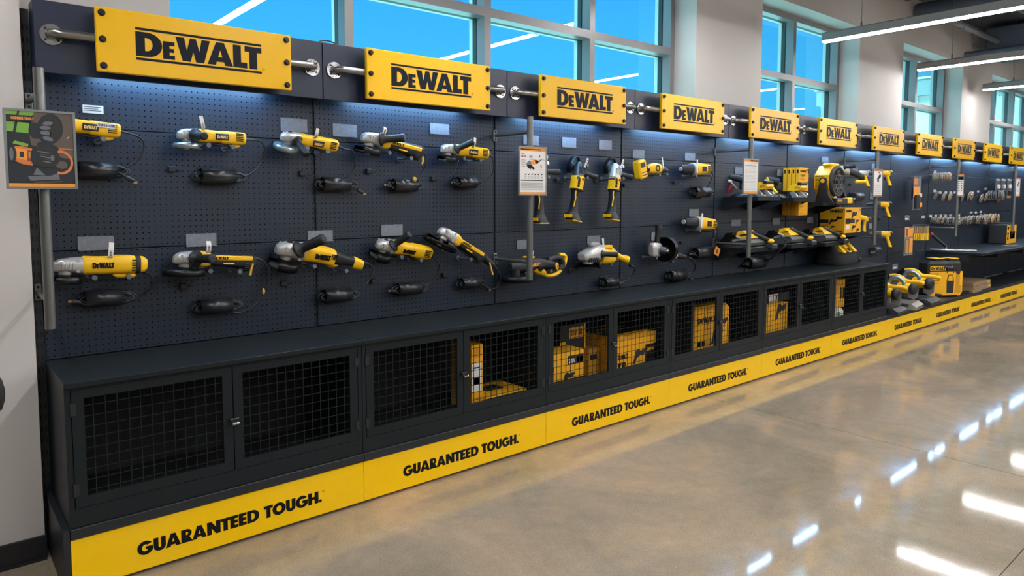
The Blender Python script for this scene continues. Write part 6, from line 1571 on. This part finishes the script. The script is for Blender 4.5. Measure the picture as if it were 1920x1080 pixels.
# ------------------------------------------------------------------ stock inside the mesh cabinets
CZ = 0.2825
def inside(name, label, u0, u1, vt, y0, y1, m, prints=(), vb=None, group='stock inside the mesh cabinets', z0=CZ, c=0.003):
    xa = at(u0, vt, y=y0).x; xb = at(u1, vt, y=y0).x
    zt = at((u0+u1)/2, vt, y=y0).z
    return carton(name, label, xa, xb, y0, y1, z0, zt, m, prints, group=group, c=c)
inside('tall_carton', 'tall narrow yellow carton with white sheet behind the second cabinet right door', 884, 906, 646, 0.10, 0.30, 'box_yellow', [('r',0.25,0.75,0.06,0.20,'box_side'),('r',0.0,0.78,0.28,0.72,'paper'),('r',0.1,0.7,0.34,0.36,'ink_grey'),('r',0.1,0.7,0.5,0.6,'ink_grey'),('r',0.2,0.9,0.8,0.9,'box_side')])
inside('flat_carton', 'low flat yellow and black carton on the floor of the second cabinet', 909, 988, 737, 0.10, 0.34, 'box_yellow', [('r',0.0,0.95,0.15,0.95,'plate_black'),('t','DEWALT',0.12,0.72,0.42,0.28,'tool_yellow'),('r',0.5,0.58,0.3,0.7,'tool_yellow'),('r',0.74,0.92,0.4,0.6,'tool_yellow'),('u',0.3,0.7,0.2,0.6,'plate_black')])
inside('black_carton', 'tall black carton with yellow edge at the back of the third cabinet', 1050, 1098, 608, 0.24, 0.42, 'box_black', [('r',0.0,0.22,0.3,1.0,'box_yellow'),('r',0.36,0.90,0.06,0.26,'box_yellow'),('t','20V XR',0.40,0.21,0.11,0.46,'plate_black'),('r',0.95,0.99,0.0,1.0,'box_yellow')])
inside('tool_carton', 'bright yellow carton low in the third cabinet left half', 1026, 1095, 660, 0.07, 0.22, 'box_yellow', [('t','DEWALT',-0.02 if False else 0.02,0.46,0.13,0.16,YB),('r',0.55,0.98,0.12,0.36,'plate_black'),('t','20V',0.58,0.32,0.12,0.18,'paper'),('r',0.8,0.96,0.16,0.32,'ink_red'),('p',0.40,0.86,0.34,'cast_dark'),('r',0.0,1.0,0.72,0.86,'plate_black')])
inside('dark_carton', 'dim brown carton behind the third cabinet left door, right of the bright one', 1104, 1123, 654, 0.20, 0.40, 'box_side', [('r',0.1,0.8,0.2,0.4,'plate_black')])
inside('dark_carton', 'dim dark stack beside the middle of the third cabinet', 1128, 1137, 625, 0.24, 0.42, 'box_black', [('r',0.1,0.9,0.1,0.3,'photo_brown'),('r',0.1,0.7,0.6,0.8,'box_side')])
inside('wide_carton', 'wide yellow printed carton behind the third cabinet right door', 1156, 1230, 627, 0.08, 0.36, 'box_yellow', [('r',0.0,1.0,0.0,0.08,'box_side'),('t','DEWALT',0.04,0.58,0.13,0.24,YB),('t','XR',0.02,0.86,0.2,0.22,YB),('r',0.72,1.0,0.32,0.95,'plate_black'),('t','20V',0.76,0.5,0.1,0.2,'box_yellow'),('p',0.40,0.78,0.34,'cast_dark'),('u',0.0,1.0,0.1,0.7,'plate_black')])
inside('plastic_case', 'yellow and black plastic case behind both doors of the fourth cabinet', 1305, 1371, 573, 0.10, 0.24, 'box_yellow', [('t','DEWALT',0.05,0.34,0.12,0.50,YB),('p',0.42,0.84,0.36,'cast_dark'),('p',0.56,0.60,0.34,'plate_black'),('r',0.06,0.14,0.72,0.82,YB),('r',0.17,0.26,0.72,0.82,YB)], c=0.03)
xa = at(1305, 573, y=0.10).x
MB('case_black').box(xa-0.03, xa-0.002, 0.11, 0.40, CZ, 0.70, c=0.01).build('case_back', label='black case standing behind the yellow case in the fourth cabinet', cat='case')
inside('tool_carton', 'yellow printed carton behind the fifth cabinet left door', 1433, 1477, 570, 0.10, 0.34, 'box_yellow', [('p',0.45,0.50,0.5,'cast_dark')])
zt = at(1455, 570, y=0.10).z
t = inside('black_carton', 'dark carton standing on the yellow carton of the fifth cabinet', 1440, 1480, 549, 0.16, 0.34, 'box_black', [('r',0.05,0.45,0.05,0.95,'paper')], z0=zt+0.001)
MB('plate_black').box(-0.05, -0.03, -0.0925, -0.0914, 0.03, 0.06).box(-0.046, -0.034, -0.0925, -0.0914, 0.015, 0.03).build('emblem', t)
for k in range(4):
    inside('yellow_pack', 'slim yellow pack behind the sixth cabinet left door, %s from the left' % ORD[k], 1565+k*5.2, 1569.6+k*5.2, 523, 0.10, 0.20, 'box_yellow', [('r',0.2,0.8,0.1,0.5,'box_side')] if k < 2 else [('r',0.2,0.8,0.3,0.7,'plate_black')], z0=CZ+0.13)
inside('white_pack', 'white bag under the slim yellow packs in the sixth cabinet', 1565, 1583, 580, 0.08, 0.24, 'paper', [('r',0.2,0.6,0.2,0.5,'green_cloth'),('r',0.5,0.9,0.7,0.9,'ink_red')], c=0.02)

# loose cable on top of the header and the dark object at the left picture edge
MB('cord_black').tube(spline([(1.225, 0.44, 2.253), (1.27, 0.46, 2.285), (1.33, 0.47, 2.29), (1.40, 0.47, 2.265), (1.43, 0.47, 2.252)], 6), 0.004, 8).build('power_cable', label='thin black cable looping over the header behind the first joint', cat='cable')
a = at(-7, 737, y=-0.45)
t = thing('cart_handle', 'black rounded cart handle cut off by the left picture edge', 'cart handle', (a.x, a.y, 0))
MB('rubber_black').lathe((0, 0, a.z-0.055), (0,0,1), [(0,0.0),(0.004,0.012),(0.03,0.020),(0.06,0.022),(0.09,0.016),(0.11,0.006),(0.112,0.0)], 18).build('grip', t)
MB('pole_grey').tube([(0,0,a.z-0.05),(-0.03,0,a.z-0.09),(-0.05,0,a.z-0.16),(-0.05,0,0.02)],0.010,12).build('post', t)
MB('rubber_black').cyl((-0.05,0,0.0),(-0.05,0,0.02),0.06,n=24).build('foot', t)
